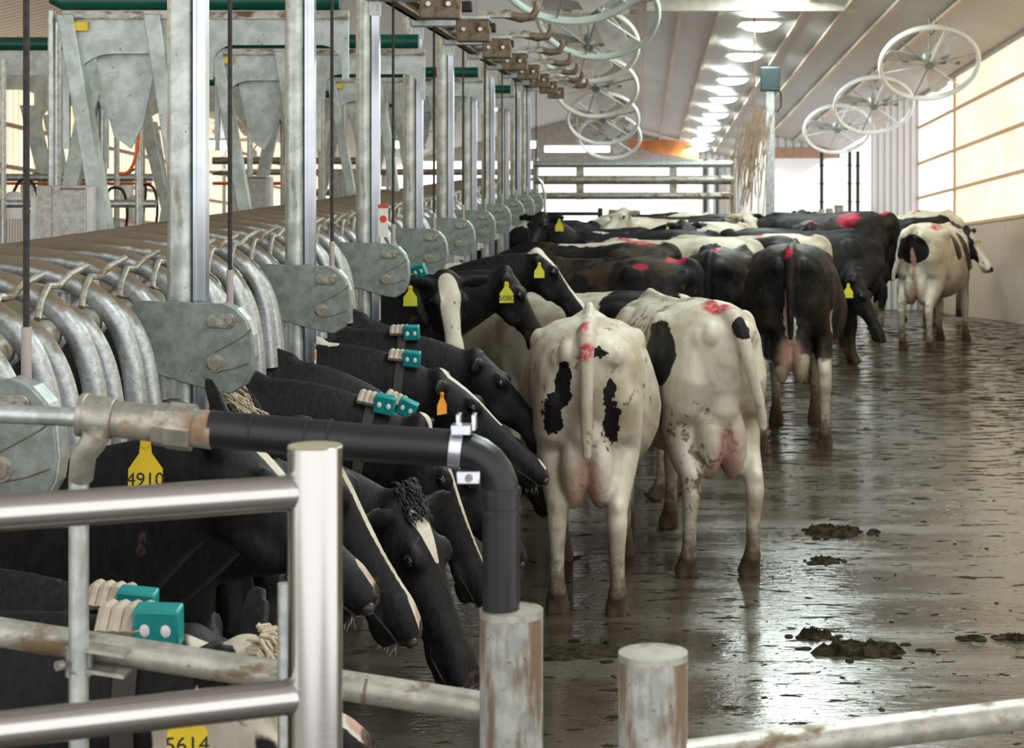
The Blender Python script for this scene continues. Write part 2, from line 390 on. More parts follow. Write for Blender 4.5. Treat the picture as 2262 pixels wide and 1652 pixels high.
fans = [(4.0, 26., 140, fan0, 'large white ring fan nearest the right wall, highest of the three on the right', 2053), (4.04, 32.6, 232, fan0, 'white ring fan hung between its two neighbours on the right', 1930),
        (4.0, 38.2, 285, fan0, 'white ring fan, lowest and farthest of the three on the right', 1850),
        (-.62, 16.5, -80, fanShade, 'shade-tinted ring fan cut off by the top edge, nearest of the middle row', 1262), (-.45, 21., 28, fanShade, 'shade-tinted ring fan below the cut off one in the middle row', 1320),
        (-.68, 25.7, 100, fan0, 'ring fan in the middle row, third nearest behind the shade-tinted two', 1300),
        (-.69, 30.8, 192, fan0, 'bright white ring fan in the middle row above the holding pen', 1316), (-.66, 35.9, 262, fan0, 'white ring fan beneath the bright one in the middle row', 1332), (-.62, 41.4, 302, fan0, 'lowest and farthest ring fan of the middle row', 1347)]
u0 = u1 = True
for (X, Y, py, src, lab, px) in fans:
    loc = at(px, py, Y)
    if src is fan0 and u0: t = fan0; t.location = loc; u0 = False
    elif src is fanShade and u1: t = fanShade; t.location = loc; u1 = False
    else: t = copy_tree(src, loc)
    t['label'] = lab
for i, (px, py, Y) in enumerate(((860, 250, 34), (905, 300, 42), (520, 260, 40))):
    copy_tree(fan0, at(px, py, Y), label=('ring fan seen between the third and fourth poles', 'small far ring fan behind the fourth pole', 'ring fan behind the second cable in the left bay')[i])

# ================================================================== post with box, tassels, far fences
t = thing('box_post', 'tall zinc post topped with a dark green square box', 'post', (2.08, 30, -SL * 4.6))
MB().box((-.07, -.05, 0), (.07, .05, 3.6)).build('post', M['zinc'], t, bevel=.008)
MB().box((-.155, -.12, 3.54), (.15, .08, 3.92)).build('box', M['box'], t, bevel=.02)
MB().tube([(.12, 0, 3.6), (.17, 0, 3.5), (.17, 0, 3.3), (.12, 0, 3.22), (.06, 0, 3.25)], .012, 8).build('cable', M['blackm'], t)
m = MB()
for k in range(70):
    x = random.gauss(1.72, .11); y = 28.8 + random.uniform(-.1, .1); z0 = 2.75 + random.uniform(-.1, .25); ln = random.uniform(.6, 1.45)
    m.tube([(x + random.gauss(.08, .03), y, z0), (x, y, z0 - ln * .5), (x + random.gauss(-.04, .06), y, z0 - ln)], .008, 5)
m.tube([(1.76, 28.8, 2.6), (1.76, 28.8, bz(ceil_zp(1.78), 28.8) - .03)], .012, 6)
tag(m.build('twine_bundle', plain('twine', (.45, .33, .25), .8)), 'ragged bundle of brown twine hanging beside the zinc box post', 'twine', kind='stuff')
t = thing('crowd_gate', 'wide pale crowd gate of three rails across the far pen', 'gate', (0, 30, 0))
for z in (2.11, 1.86, 1.61):
    MB().tube([(-1.65, 0, z), (1.5, 0, z)], .055 if z != 1.86 else .07, 12).build('rail', M['rail' if z < 2 else 'zinc'], t)
for x in (-.92, .55):
    MB().box((x - .06, -.03, 1.55), (x + .06, .03, 2.16)).build('upright', M['rail'], t)
for x, s_ in ((-1.62, 'left'), (1.5, 'right')):
    MB().tube([(x, .02, -.2), (x, .02, 2.2)], .05, 12).build('end_post', M['zinc'], t)
for i, (px, nm) in enumerate(((1815, 'left'), (1877, 'middle'), (1895, 'right'))):
    X = (px - U0) * 47 / F; m = MB().tube([(X, 47, -1.6), (X, 47, bz(2.98, 47))], .045, 10)
    for q in range(5): m.torus((X, 47, 0.2 + .45 * q), .05, .02, None, 12, 6)
    tag(m.build('door_chain_post', M['blackm']), 'thin dark knobbly post in the bright far doorway, the %s one of three' % nm, 'post', 'dark posts in the far doorway')
for i, px in enumerate((1788, 1801, 1815, 1832, 1853)):
    Y = 44 - 3.6 * i; top = at(px, (470, 466, 462, 460, 453)[i], Y)
    tag(MB().tube([(top.x, Y, -SL * (Y - YK)), top], .055 + .004 * i, 12).build('pen_post', M['rail']), 'stubby grey pen post before the bright doorway, %s from the left of five' % ('first', 'second', 'third', 'fourth', 'last')[i], 'post', 'stubby posts before the doorway')
t = thing('side_gate', 'small dark framed gate behind the raised black head, far end of the pen', 'gate', (-1.1, 27, 0))
MB().tube([(-.2, 0, 1.0), (-.2, 0, 1.42), (.55, 0, 1.42), (.55, 0, 1.0)], .03, 8).build('frame', M['blackm'], t)
for z in (1.1, 1.25): MB().tube([(-.2, 0, z), (.55, 0, z)], .018, 8).build('bar', M['zinc'], t)
MB().tube([(.56, 0, -.1), (.56, 0, 1.5)], .035, 8).build('post', M['blackm'], t)
t = thing('transfer_pipe', 'thin bent grey pipe arching down beside the last parlour pole', 'pipe', (-1.4, 26, 0))
MB().tube([(-.1, 0, 1.9), (0, 0, 1.95), (.08, 0, 1.88), (.12, 0, 1.7), (.13, 0, 1.2), (.13, 0, -.03)], .02, 8).build('bent_pipe', M['zinc'], t)
# ceiling strip lamps over the far left and an outside vehicle are plain glowing lamps here
for i, (px, py, Y, wd) in enumerate(((1275, 328, 44, 1.5), (1052, 195, 33, .22), (1095, 235, 38, .22), (475, 318, 30, .5), (860, 318, 40, .8), (1168, 318, 40, .3))):
    p = at(px, py, Y); t = thing('strip_lamp', 'glowing white strip lamp ' + ('over the far end beneath the lowest middle fan', 'between the fifth and sixth poles', 'between the sixth and seventh poles, just higher up', 'behind the left bay beside the second cable', 'behind the third and fourth poles', 'just right of the last parlour pole')[i], 'strip lamp', p, 0, 'strip lamps behind the parlour')
    MB().box((-wd / 2, -.05, -.08), (wd / 2, .05, .05)).build('diffuser', M['lamp'], t, bevel=.02)
    MB().box((-wd / 2 - .02, -.06, .05), (wd / 2 + .02, .06, .09)).build('housing', M['white'], t)
    MB().cyl((0, 0, .08), (0, 0, bz(ceil_zp(p.x), Y) - p.z), .008, 6).build('hanger', M['zinc'], t)

# ================================================================== parlour poles, plates, cables
SP = 2.1
pole_proto = plate_proto = cable_proto = brk_proto = None
for k in range(2, 13):
    Y = SP * k
    if k >= 3:
        loc = (-1.515, Y, 0); n_ = k - 3
        if pole_proto is None:
            t = thing('parlour_pole', '', 'pole', loc, 0, 'row of zinc parlour poles')
            MB().cyl((0, 0, 0), (0, 0, 3.14), .045, 28).build('pole', M['zinc_pole'], t)
            m = MB(); m.box((.046, -.022, .2), (.086, .018, 3.02)); m.box((.046, -.03, .2), (.056, .024, 3.02)); m.box((.078, -.03, .2), (.088, .024, 3.02))
            m.build('guide_channel', M['bright'], t)
            MB().cyl((0, 0, 3.14), (0, 0, 3.165), .05, 24).build('cap', M['zinc'], t)
            m = MB(); m.box((-.03, -.03, 3.02), (.09, .04, 3.10)); m.build('pole_bracket', M['zinc'], t)
            MB().box((-.09, -.09, 0), (.09, .09, .015)).build('base_plate', M['zinc'], t)
            pole_proto = t
        else: t = copy_tree(pole_proto, loc)
        t['label'] = 'round zinc parlour pole with a bright channel, %s to the camera' % ORD[n_] if n_ < 3 else 'round zinc parlour pole with a bright channel, %s in the row from the near end' % ORD[n_]
    # guard plate of the gate arm
    loc = (-1.385, Y - .062, 1.57)
    if plate_proto is None:
        t = thing('gate_arm_plate', '', 'guard plate', loc, 0, 'grey guard plates along the stalls')
        poly = [(-.27, .205), (.02, .195), (.065, .178), (.1, .14), (.118, .09), (.124, .02), (.116, -.03), (.09, -.075), (.05, -.1), (.0, -.093), (-.1, -.065), (-.20, -.035), (-.27, -.02)]
        MB().prism(poly, -.016, .0).build('plate', M['plate'], t, bevel=.003)
        rim = [(a * 1.0, b * 1.0) for a, b in poly[1:10]]; m = MB()
        for (a, b), (c, d) in zip(rim[:-1], rim[1:]):
            m.prism([(a, b), (c, d), (c + .005, d), (a + .005, b)], -.006, .06)
        m.build('rim', M['zinc'], t)
        m = MB().cyl((0, -.016, 0), (0, -.021, 0), .030, 20); m.build('washer', M['rail'], t)
        MB().cyl((0, -.016, 0), (0, -.034, 0), .022, 6).build('hex_bolt', M['fit'], t)
        m = MB(); n = 16; sl = [(.02 + .022 * math.cos(a) + (.025 if math.cos(a) > 0 else -.025), .138 + .024 * math.sin(a)) for a in [2 * math.pi * i / n + .1 for i in range(n)]]
        m.prism(sl, -.024, -.016); lk = m.build('link', M['rail'], t, bevel=.002)
        for dx in (-.028, .028): MB().cyl((.02 + dx, -.024, .138), (.02 + dx, -.032, .138), .011, 8).build('bolt', M['fit'], lk)
        m = MB().tube([(.0, -.0165, .036), (.03, -.0165, .052), (.09, -.0165, .085), (.118, -.0165, .11)], .0022, 6); m.tube([(.0, -.0165, -.03), (.06, -.0165, -.018), (.11, -.0165, .0)], .0022, 6); m.build('seam', M['brown'], t)
        MB().box((-.25, -.018, .04), (-.225, -.015, .09)).build('worn_sticker', M['sticker'], t)
        MB().cyl((-.35, .01, .16), (-.2, .01, .16), .02, 12).build('pivot_stub', M['zinc'], t)
        MB().box((-.19, -.0, -.02), (-.06, .016, .17)).build('pole_clamp', M['zinc'], t)
        plate_proto = t
    else: t = copy_tree(plate_proto, loc)
    t['label'] = 'rounded grey green guard plate with hex bolt, %s in the row from near end' % ORD[k - 2].replace('nearest', 'nearest one').replace('second nearest one', 'second').replace('third nearest one', 'third')
    loc = (-1.355, Y + .01, 0)
    if cable_proto is None:
        t = thing('lift_cable', '', 'cable', loc, 0, 'dark lift cables over the plates')
        MB().cyl((0, 0, 1.83), (0, 0, 3.3), .0075, 10).build('wire', M['rope'], t)
        MB().cyl((0, 0, 1.74), (0, 0, 1.87), .012, 10).build('sleeve', M['sleeve'], t)
        cable_proto = t
    else: t = copy_tree(cable_proto, loc)
    t['label'] = 'thin dark lift cable dropping to its plate, %s from the left' % ORD[k - 2].replace('nearest', 'one').replace('second one', 'second').replace('third one', 'third').replace('one', 'first', 1 if k == 2 else 0)
    # overhead lift brackets
    if k >= 5:
        loc = (-1.4, Y, 3.1)
        if brk_proto is None:
            t = thing('lift_bracket', '', 'bracket', loc, 0, 'brown lift brackets above the poles')
            MB().box((-.1, -.06, .0), (.42, .05, .075)).build('arm', M['zinc'], t, bevel=.006)
            MB().box((.2, -.08, -.10), (.42, .06, .05)).build('side_plate', M['brown'], t, bevel=.008)
            MB().tube([(-.05, -.1, .1), (.22, -.1, .1)], .035, 14).build('cylinder', M['zinc'], t)
            MB().box((.36, -.05, .06), (.56, .05, .11)).build('cross_arm', M['rail'], t)
            MB().tube([(.5, 0, .09), (.62, 0, .06), (.70, 0, .07), (.73, 0, .12), (.72, 0, .17)], [.03, .032, .03, .026, .018], 10).build('hook', M['brown'], t)
            MB().tube([(.05, .03, .04), (.05, .03, .2)], .012, 8).build('pin', M['blackm'], t)
            MB().box((-.02, -.05, .10), (.30, .06, .17)).build('valve_block', M['blackm'], t, bevel=.01)
            for x in (.25, .36): MB().cyl((x, -.085, -.02), (x, -.1, -.02), .014, 8).build('bolt', M['dot'], t)
            brk_proto = t
        else: t = copy_tree(brk_proto, loc)
        t['label'] = 'brown and grey hooked lift bracket atop a pole, %s from the near end' % ORD[k - 5].replace('nearest', 'first' if k == 5 else 'nearest').replace('second nearest', 'second').replace('third nearest', 'third')
t = thing('lift_rail', 'long brown channel rail running along the pole tops', 'rail', (-1.43, 16, 3.14))
m = MB(); m.box((-.05, -10, 0), (-.02, 10.5, .09)); m.box((-.05, -10, 0), (.03, 10.5, .012)); m.box((-.05, -10, .08), (.03, 10.5, .09)); m.build('channel', M['brown'], t)
MB().box((-.06, -10, .09), (.02, 10.5, .1)).build('top_flange', M['rail'], t)
tag(MB().tube([(-1.36, 8.55, 3.3), (-1.36, 8.55, 3.02)], [.018, .028], 12).build('black_weight', M['blackm']), 'small black weight hanging by the rail left of the third pole', 'weight')
tag(MB().tube([(-1.75, 1.5, 1.72), (-1.75, 27, 1.72)], .045, 24).build('pivot_tube', M['rail']), 'long thick tube that the curved stall tubes turn on', 'tube')

# stall tubes
def curved(path, n=9):
    out = []; P = [Vector(p) for p in path]; P = [P[0] * 2 - P[1]] + P + [P[-1] * 2 - P[-2]]
    for i in range(1, len(P) - 2):
        for j in range(n):
            t_ = j / n; a, b, c, d = P[i - 1:i + 3]
            out.append(.5 * ((2 * b) + (c - a) * t_ + (2 * a - 5 * b + 4 * c - d) * t_ ** 2 + (3 * b - a - 3 * c + d) * t_ ** 3))
    out.append(P[-2]); return out
stall0 = None
NST = 27
for i in range(NST):
    Y = 3.57 + .84 * i
    if stall0 is None:
        t = thing('stall_divider', '', 'stall divider', (-1.75, Y, 1.72), 0, 'curved zinc stall dividers')
        for dy in (-.21, .21):
            pts = curved([(-.98, dy, -.02), (-.80, dy, .09), (-.58, dy, .17), (-.32, dy, .195), (-.10, dy, .17), (.04, dy, .115), (.12, dy, .04), (.165, dy, -.05), (.19, dy, -.16), (.205, dy, -.36)], 6)
            n = len(pts); MB().tube(pts, [.014 + .020 * min(1, j / 8) for j in range(n)], 14, rb=[.02 + .015 * min(1, j / 8) for j in range(n)]).build('curved_tube', M['tube'], t)
            e = dy + .20; pts = curved([(-.055, e, -.02), (-.035, e, .045), (.02, e, .065), (.085, e, .035), (.135, e, -.03), (.17, e, -.12), (.19, e, -.24), (.20, e, -.38)], 5)
            MB().tube(pts, .033, 14).build('elbow_tube', M['tube'], t)
            MB().torus((0, e - .035, 0), .052, .010, Matrix.Rotation(R(90), 3, 'X'), 24, 8, .018).build('clamp', M['zinc'], t)
            MB().tube([(.065, dy - .13, .07), (.06, dy - .08, .12), (.055, dy, .155), (.06, dy + .08, .15), (.08, dy + .13, .18), (.12, dy + .17, .205)], .0105, 8).build('lever', M['rail'], t)
        stall0 = t
    else: t = copy_tree(stall0, (-1.75, Y, 1.72))
    t['label'] = 'set of dusty curved zinc stall tubes, %s set counted from the near end' % ORD[i].replace('second nearest', 'second').replace('third nearest', 'third')

# cabinets
for i, (Y, nm) in enumerate(((8.8, 'nearest, left of the first pole'), (13.0, 'middle, left of the second pole'), (17.2, 'farthest, beside the third pole'))):
    loc = (-2.63, Y, 1.62)
    if i == 0:
        t = thing('control_cabinet', '', 'control box', loc, 0, 'grey control cabinets')
        MB().box((-.12, -.12, 0), (.108, .0, .49)).build('body', M['cabinet'], t, bevel=.004)
        MB().box((.108, -.115, .0), (.136, .0, .485)).build('side_panel', M['cab_side'], t, bevel=.003)
        MB().box((-.15, -.10, .0), (-.122, .0, .445)).build('backing_strip', M['zinc_sheet'], t)
        MB().box((-.01, -.122, .472), (.105, -.118, .482)).build('label_strip', M['brown'], t)
        MB().box((-.048, -.1215, .0), (-.0465, -.1195, .49)).build('door_seam', M['brown'], t)
        MB().tube([(0, -.05, -1.62), (0, -.05, 0)], .04, 12).build('stand', M['zinc'], t)
        c0 = t
    else: t = copy_tree(c0, loc)
    t['label'] = 'grey speckled control cabinet, ' + nm

# portal frames over the milking pit: green beam on an arched zinc sheet with leaning legs
def arch(x0, x1, z0, z1, r, top):      # sheet polygon: full width top band with a round arch cut out
    n = 10; p = [(x0, z0), (x0, top), (x1, top), (x1, z0), (x1 - .03, z0)]
    cx1 = x1 - r - .03; cx0 = x0 + r + .03
    for i in range(n + 1):
        a = math.pi / 2 * i / n; p.append((cx1 + r * math.cos(a) * 1., z1 - r + r * math.sin(a)))
    for i in range(n + 1):
        a = math.pi / 2 + math.pi / 2 * i / n; p.append((cx0 + r * math.cos(a), z1 - r + r * math.sin(a)))
    p.append((x0 + .03, z0)); return p
frames = [(8.8, 'nearest'), (11.95, 'second'), (16.4, 'third'), (20.6, 'farthest')]
for i, (Y, nm) in enumerate(frames):
    loc = (-2.0, Y, 2.9)
    if i == 0:
        t = thing('portal_frame', '', 'frame', loc, 0, 'portal frames with green beams')
        MB().tube([(-.70, 0, .09), (-.66, 0, .065), (.62, 0, .065)], .045, 16).build('green_beam', M['green'], t)
        MB().prism(arch(-.66, -.0, -.62, -.18, .2, .02), -.012, .012).build('arched_sheet', M['zinc_sheet'], t)
        MB().prism(arch(.0, .66, -.30, -.14, .1, .02), -.012, .012).build('arched_sheet', M['zinc_sheet'], t)
        for x0, x1 in ((-.68, -.5), (-.28, -.12)):
            MB().prism([(x0, .0), (x0 + .075, .0), (x1 + .075, -1.05), (x1, -1.05)], -.05, .05).build('leaning_leg', M['zinc_sheet'], t, bevel=.006)
        MB().prism([(-.56, .0), (-.2, .0), (-.30, -.5), (-.36, -.62), (-.44, -.56), (-.48, -.4)], .04, .055).build('gusset', M['zinc_sheet'], t)
        MB().box((-.62, -.03, -.02), (.66, .03, .015)).build('lower_flange', M['rail'], t)
        MB().box((-.6, -.04, -.075), (-.54, -.02, -.035)).build('yellow_sticker', M['yellow'], t)
        MB().tube([(-.715, 0, .02), (-.715, 0, -1.1)], .018, 10).build('drop_pipe', M['zinc'], t)
        f0 = t
    else: t = copy_tree(f0, loc)
    t['label'] = 'green beam on an arched zinc frame with leaning legs, %s of four' % nm
# the same frames of the facing row, set across the pit
for i, Y in enumerate((9.5, 12.6, 16.6, 21., 26.)):
    t = thing('pit_frame', 'grey arched sheet frame of the facing row across the pit, %s from the near end' % ('first', 'second', 'third', 'fourth', 'last')[i], 'frame', (-5.2, Y + 4.5, 2.6 + .0), 0, 'frames of the facing row') if i == 0 else copy_tree(pf0, (-5.2, Y + 4.5, 2.6), label='grey arched sheet frame of the facing row across the pit, %s from the near end' % ('first', 'second', 'third', 'fourth', 'last')[i])
    if i == 0:
        MB().prism(arch(-1.5, .0, -.45, .24, .35, .42), -.015, .015).build('arched_sheet', M['zinc_sheet'], t)
        MB().prism(arch(.0, 1.3, -.45, .24, .35, .42), -.015, .015).build('arched_sheet', M['zinc_sheet'], t)
        for x0, x1 in ((-.35, -.02), (1.1, .85), (.25, .05), (-1.4, -1.1)):
            MB().prism([(x0, .1), (x0 + .14, .1), (x1 + .08, -1.2), (x1, -1.2)], -.05, .05).build('leaning_leg', M['zinc_sheet'], t)
        MB().tube([(-1.5, 0, .47), (1.3, 0, .47)], .05, 12).build('top_beam', M['green'], t)
        for x in (-1.45, 1.25): MB().cyl((x, .03, -2.6), (x, .03, .45), .03, 10).build('support_post', M['zinc'], t)
        pf0 = t
# upright pipes, milk lines and hose behind the stalls
for i, (px, Y, top, lab, wd) in enumerate(((127, 9.6, 50, 'left of the nearest leaning leg', .014), (258, 14.5, 165, 'between the two left bays', .016), (307, 10.5, 70, 'beside the orange hose', .017),
        (552, 14.5, 150, 'behind the second cabinet', .016), (707, 18, 190, 'right of the second pole', .014), (760, 22, 200, 'just left of the third pole', .015), (7, 12, 130, 'at the left picture edge', .013), (420, 17, 180, 'behind the first pole', .016), (640, 24, 200, 'behind the second pole', .018))):
    a = at(px, top, Y); tag(MB().cyl((a.x, Y, 0.0), a, wd + .006, 12).build('upright_pipe', M['zinc']), 'thin upright grey pipe ' + lab, 'pipe', 'upright pipes behind the stalls')
a = [at(293, 72, 10.3), at(297, 130, 10.3), at(301, 215, 10.3), at(306, 300, 10.3), at(298, 352, 10.3), at(283, 380, 10.3), at(262, 384, 10.3)]
tag(MB().tube(curved(a, 4), .009, 8).build('orange_hose', M['orange']), 'bright orange hose looping down beside an upright pipe', 'hose')
for i, (x0, x1, py, Y, r_, mt, lab) in enumerate(((-200, 338, 392, 15, .03, 'zinc', 'crossing behind the nearest cabinet'), (-200, 335, 405, 15.4, .012, 'orange', 'orange, just under the grey crossing pipe'), (-200, 345, 450, 12.5, .026, 'zinc', 'crossing lower behind the nearest cabinet'),
        (470, 830, 355, 26, .05, 'rail', 'crossing behind the second pole'), (470, 1180, 380, 30, .05, 'rail', 'crossing behind several poles'), (470, 620, 405, 20, .018, 'orange', 'orange, crossing above the second cabinet'), (690, 1190, 425, 28, .05, 'rail', 'crossing lowest behind the poles'))):
    a, b = at(x0, py, Y), at(x1, py, Y); m = MB().cyl(a, b, r_, 12)
    tag(m.build('cross_pipe', M[mt]), 'horizontal pipe ' + lab, 'pipe', 'horizontal pipes over the pit')
t = thing('pit_wall', 'long low tan kerb wall behind the curved stall tubes', 'wall', (-3.78, 14, 0))
MB().box((-.1, -12, 0), (.1, 13, 1.42)).build('panel', plain('tan_kerb', (.40, .36, .24), .6), t)
MB().box((-.13, -12, 1.42), (.13, 13, 1.46)).build('cap', M['zinc'], t)
for i, (px, py, Y) in enumerate(((30, 455, 13.5), (120, 470, 14.5), (230, 470, 14.), (300, 460, 15), (60, 430, 17), (280, 420, 17), (1150, 440, 30), (1080, 400, 34), (850, 400, 30), (560, 345, 32), (800, 345, 36))):
    p = at(px, py, Y); t = thing('milk_meter', 'small pale milking unit hung over the pit, ' + ('far left low', 'under the left cabinet top', 'right of the nearest cabinet', 'left of the first pole low', 'above the far left one', 'between pipes left of the first pole', 'by the last poles', 'between the far poles', 'between third and fourth poles', 'above the second cabinet', 'right of the second pole')[i], 'milking unit', p, 0, 'milking units over the pit')
    MB().cyl((0, 0, -.09), (0, 0, .07), .06, 16).build('bowl', M['white'], t); MB().ell((0, 0, .07), (.062, .062, .035), 14, 6).build('lid', M['cab_side'], t)
    MB().tube(curved([(0, 0, .1), (.05, 0, .18), (.14, 0, .16), (.17, 0, .0), (.15, 0, -.2)], 4), .011, 8).build('milk_tube', M['blackm'], t)

# ================================================================== foreground fence, pipes and gate
FY = 2.95
t = thing('bollard', 'rust streaked grey steel bollard that the black pipe stands in', 'bollard', (-.197, FY, 0))
MB().cyl((0, 0, 0), (0, 0, 1.54), .049, 40).build('tube', M['boll'], t)
MB().cyl((0, 0, 1.535), (0, 0, 1.546), .0495, 40).build('cap', M['rail'], t)
t = thing('bollard', 'rust streaked grey steel bollard, open topped, right of the black pipe', 'bollard', (.021, 2.7, 0))
MB().cyl((0, 0, 0), (0, 0, 1.54), .049, 40).build('tube', M['boll'], t)
MB().cyl((0, 0, 1.535), (0, 0, 1.545), .0495, 40).build('cap', M['rail'], t)
t = thing('bollard_rail', 'long grey rail with rust spots running right from the second bollard', 'rail', (0, 0, 0))
MB().cyl((.06, 2.70, 1.395), (1.3, 3.19, 1.395), .0235, 24).build('rail', M['rail'], t)

t = thing('black_pipe', 'black plastic pipe with an elbow leading left from the bollard top', 'pipe', (-.213, FY, 0))
pts = [(0, 0, 1.50), (0, 0, 1.72)] + [(-.072 + .072 * math.cos(a), 0, 1.722 + .072 * math.sin(a)) for a in [R(15 * i) for i in range(1, 6)]] + [(-.075, 0, 1.796), (-.20, 0, 1.803), (-.452, 0, 1.826)]
MB().tube(pts, .029, 32, up=(0, 1, 0)).build('pipe', M['black'], t)
m = MB().tube([(-.0, 0, 1.735), (0, 0, 1.725)], .0312, 32); m.tube([(0, 0, 1.703), (0, 0, 1.695)], .0312, 32); m.build('socket_ring', M['black'], t)
for x in (-.265, -.300, -.385):
    MB().tube([(x, 0, 1.8055 + (-.2 - x) * .09), (x - .004, 0, 1.806 + (-.2 - x) * .09)], .0298, 32, up=(0, 1, 0)).build('score_ring', M['blackm'], t)
t = thing('pipe_clamp', 'silver saddle clamp around the black pipe just before the elbow', 'clamp', (-.213, FY, 0))
m = MB().tube([(-.079, 0, 1.797), (-.060, 0, 1.795)], .0325, 28, up=(0, 1, 0)); m.box((-.075, -.03, 1.82), (-.045, .0, 1.835)); m.box((-.068, -.02, 1.825), (-.062, .01, 1.85)); m.box((-.044, -.02, 1.825), (-.038, .01, 1.85))
m.build('strap', M['bright'], t, bevel=.001)
MB().box((-.066, -.034, 1.745), (-.03, -.018, 1.765)).build('lower_lug', M['bright'], t, bevel=.002)
MB().cyl((-.047, -.034, 1.755), (-.047, -.042, 1.755), .006, 6).build('bolt', M['zinc'], t)
def pipe_at(px, py, Y=FY): return at(px, py, Y)
t = thing('union_fitting', 'rusty hex union and couplings between thin pipe and black pipe', 'pipe fitting', (-.8, FY, 1.82))
def seg(name, x0, x1, r_, mat, n=28, y0=None):
    f = lambda px: pipe_at(px, 916 + (px - 180) * .118)
    return MB().tube([f(x0), f(x1)], r_, n, up=(0, 1, 0)).build(name, M[mat], t, world=True, bevel=.0015 if n == 28 else 0)
seg('sleeve', 425, 472, .0295, 'fit'); seg('hex_nut', 372, 428, .037, 'fit', 8); seg('union_ring', 345, 375, .034, 'fit', 8); seg('nipple', 248, 350, .0285, 'fit')
seg('rust_ring', 244, 254, .031, 'brown'); seg('coupling', 182, 252, .032, 'fit'); seg('end_ring', 176, 190, .034, 'fit')
a, b, c, d = pipe_at(226, 925, FY - .0), pipe_at(205, 978, FY - .03), pipe_at(184, 1005, FY - .03), pipe_at(179, 1055, FY - .01)
MB().tube([a, b], .017, 16).build('branch', M['fit'], t, world=True)
MB().tube([b + Vector((.005, 0, .012)), b, c, d], [.0215, .020, .0195, .0185], 18).build('elbow', M['fit'], t, world=True)
tag(MB().tube([pipe_at(-120, 908), pipe_at(185, 922)], .0148, 24).build('supply_pipe', M['zinc']), 'thin straight zinc pipe entering from the left edge into the union', 'pipe')
tag(MB().cyl(pipe_at(174, 1048), (pipe_at(174, 1048).x, FY, 0), .0152, 24).build('down_pipe', M['zinc_pole']), 'upright zinc pipe dropping from the elbow beside the cattle, near left', 'pipe')
t = thing('fence_rail', 'dungy brown grey rail slanting across the near cattle to the bollard', 'rail', (-.6, 3.0, 1.45))
MB().cyl(at(-160, 1372, 3.0), at(1075, 1562, 3.0), .0232, 24).build('rail', M['rail'], t, world=True)
m = MB().tube([at(805, 1522, 3.0), at(812, 1523, 3.0)], .0242, 20); m.build('weld_ring', M['brown'], t, world=True)
t = thing('pipe_grip', 'steel two jaw clamp joining the upright pipe to the slanting rail', 'clamp', at(175, 1460, 2.96))
MB().cyl((0, 0, -.022), (0, 0, .022), .021, 20).build('collar', M['zinc'], t)
for z in (-.014, .018):
    MB().box((.01, -.02, z - .004), (.075, .03, z + .002), Matrix.Rotation(R(9), 3, 'Y')).build('jaw', M['fit'], t)
MB().cyl((-.019, -.022, .0), (-.026, -.03, .0), .008, 10).build('bolt', M['fit'], t)
tag(MB().cyl((at(628, 1288, 2.97).x, 2.97, 0), at(628, 1288, 2.97), .0105, 18).build('short_pipe', M['zinc']), 'thin short zinc pipe behind the polished gate post', 'pipe')

t = thing('stainless_gate', 'polished stainless steel post with two round rails, nearest the camera', 'gate', (-.408, 2.4, 0))
MB().cyl((0, 0, 0), (0, 0, 1.883), .0343, 48).build('post', M['steel'], t, bevel=.001)
MB().cyl((0, 0, 1.882), (0, 0, 1.8845), .0335, 48).build('post_cap', plain('waxy_cap', (.36, .32, .22), .5), t)
dx, dy = -.756 + .408, 2.2515 - 2.4
for z in (1.8265, 1.57):
    MB().cyl((-.005, -.003, z), (dx * 1.9, dy * 1.9, z), .0218, 36).build('rail', M['steel'], t)
    MB().cyl((-.028, -.012, z), (-.034, -.0146, z), .0232, 36).build('weld_bead', M['steel'], t)
MB().cyl((-.026, .045, .9), (-.026, .045, 1.812), .0115, 20).build('hinge_tube', M['steel'], t)

# ================================================================== dung on the floor
def pat(px, py, rx, ry, h, label, seed):
    Y = F * HC / (py - V0); X = (px - U0) * Y / F; rnd = random.Random(seed)
    m = MB(); n = 72; rs = []
    for q, sc in enumerate((1., .9, .78, .64, .48, .32, .16, .05)):
        ring = []
        for j in range(n):
            a = 2 * math.pi * j / n
            k = 1 + .5 * mnoise.noise(Vector((math.cos(a) * 1.4, math.sin(a) * 1.4, seed))) + .3 * mnoise.noise(Vector((math.cos(a) * 5, math.sin(a) * 5, seed))) + .22 * mnoise.noise(Vector((math.cos(a) * 14, math.sin(a) * 14, seed)))
            zz = h * (0, .45, .75, .85, .9, 1, 1, 1)[q] * (1 + .8 * mnoise.noise(Vector((math.cos(a) * 3 * sc, math.sin(a) * 3 * sc, seed + 4))) + .9 * mnoise.noise(Vector((math.cos(a) * 12 * sc, math.sin(a) * 12 * sc, seed + 8))))
            ring.append((rx * sc * k * math.cos(a), ry * sc * k * math.sin(a), max(.001, zz)))
        rs.append(ring)
    m.rings(rs)
    for j in range(14):
        a = rnd.uniform(0, 6.3); d_ = rnd.uniform(1.0, 1.7); m.ell((rx * d_ * math.cos(a), ry * d_ * math.sin(a), .003), (rnd.uniform(.01, .035), rnd.uniform(.01, .03), rnd.uniform(.005, .014)), 7, 4)
    tag(m.build('dung_pat', M['dung'], loc=(X, Y, 0)), label, 'dung')
pat(1905, 1440, .20, .10, .035, 'broad crumbled dung pat on the wet floor, lower right, larger of the near pair', 1)
pat(1797, 1407, .07, .035, .03, 'small dark dung clump just behind the broad near pat', 2)
pat(1840, 1178, .17, .11, .035, 'dung pat midway up the wet floor, right of the spotted cows', 3)
pat(2255, 1412, .08, .04, .02, 'dark dung clump at the right picture edge', 4)
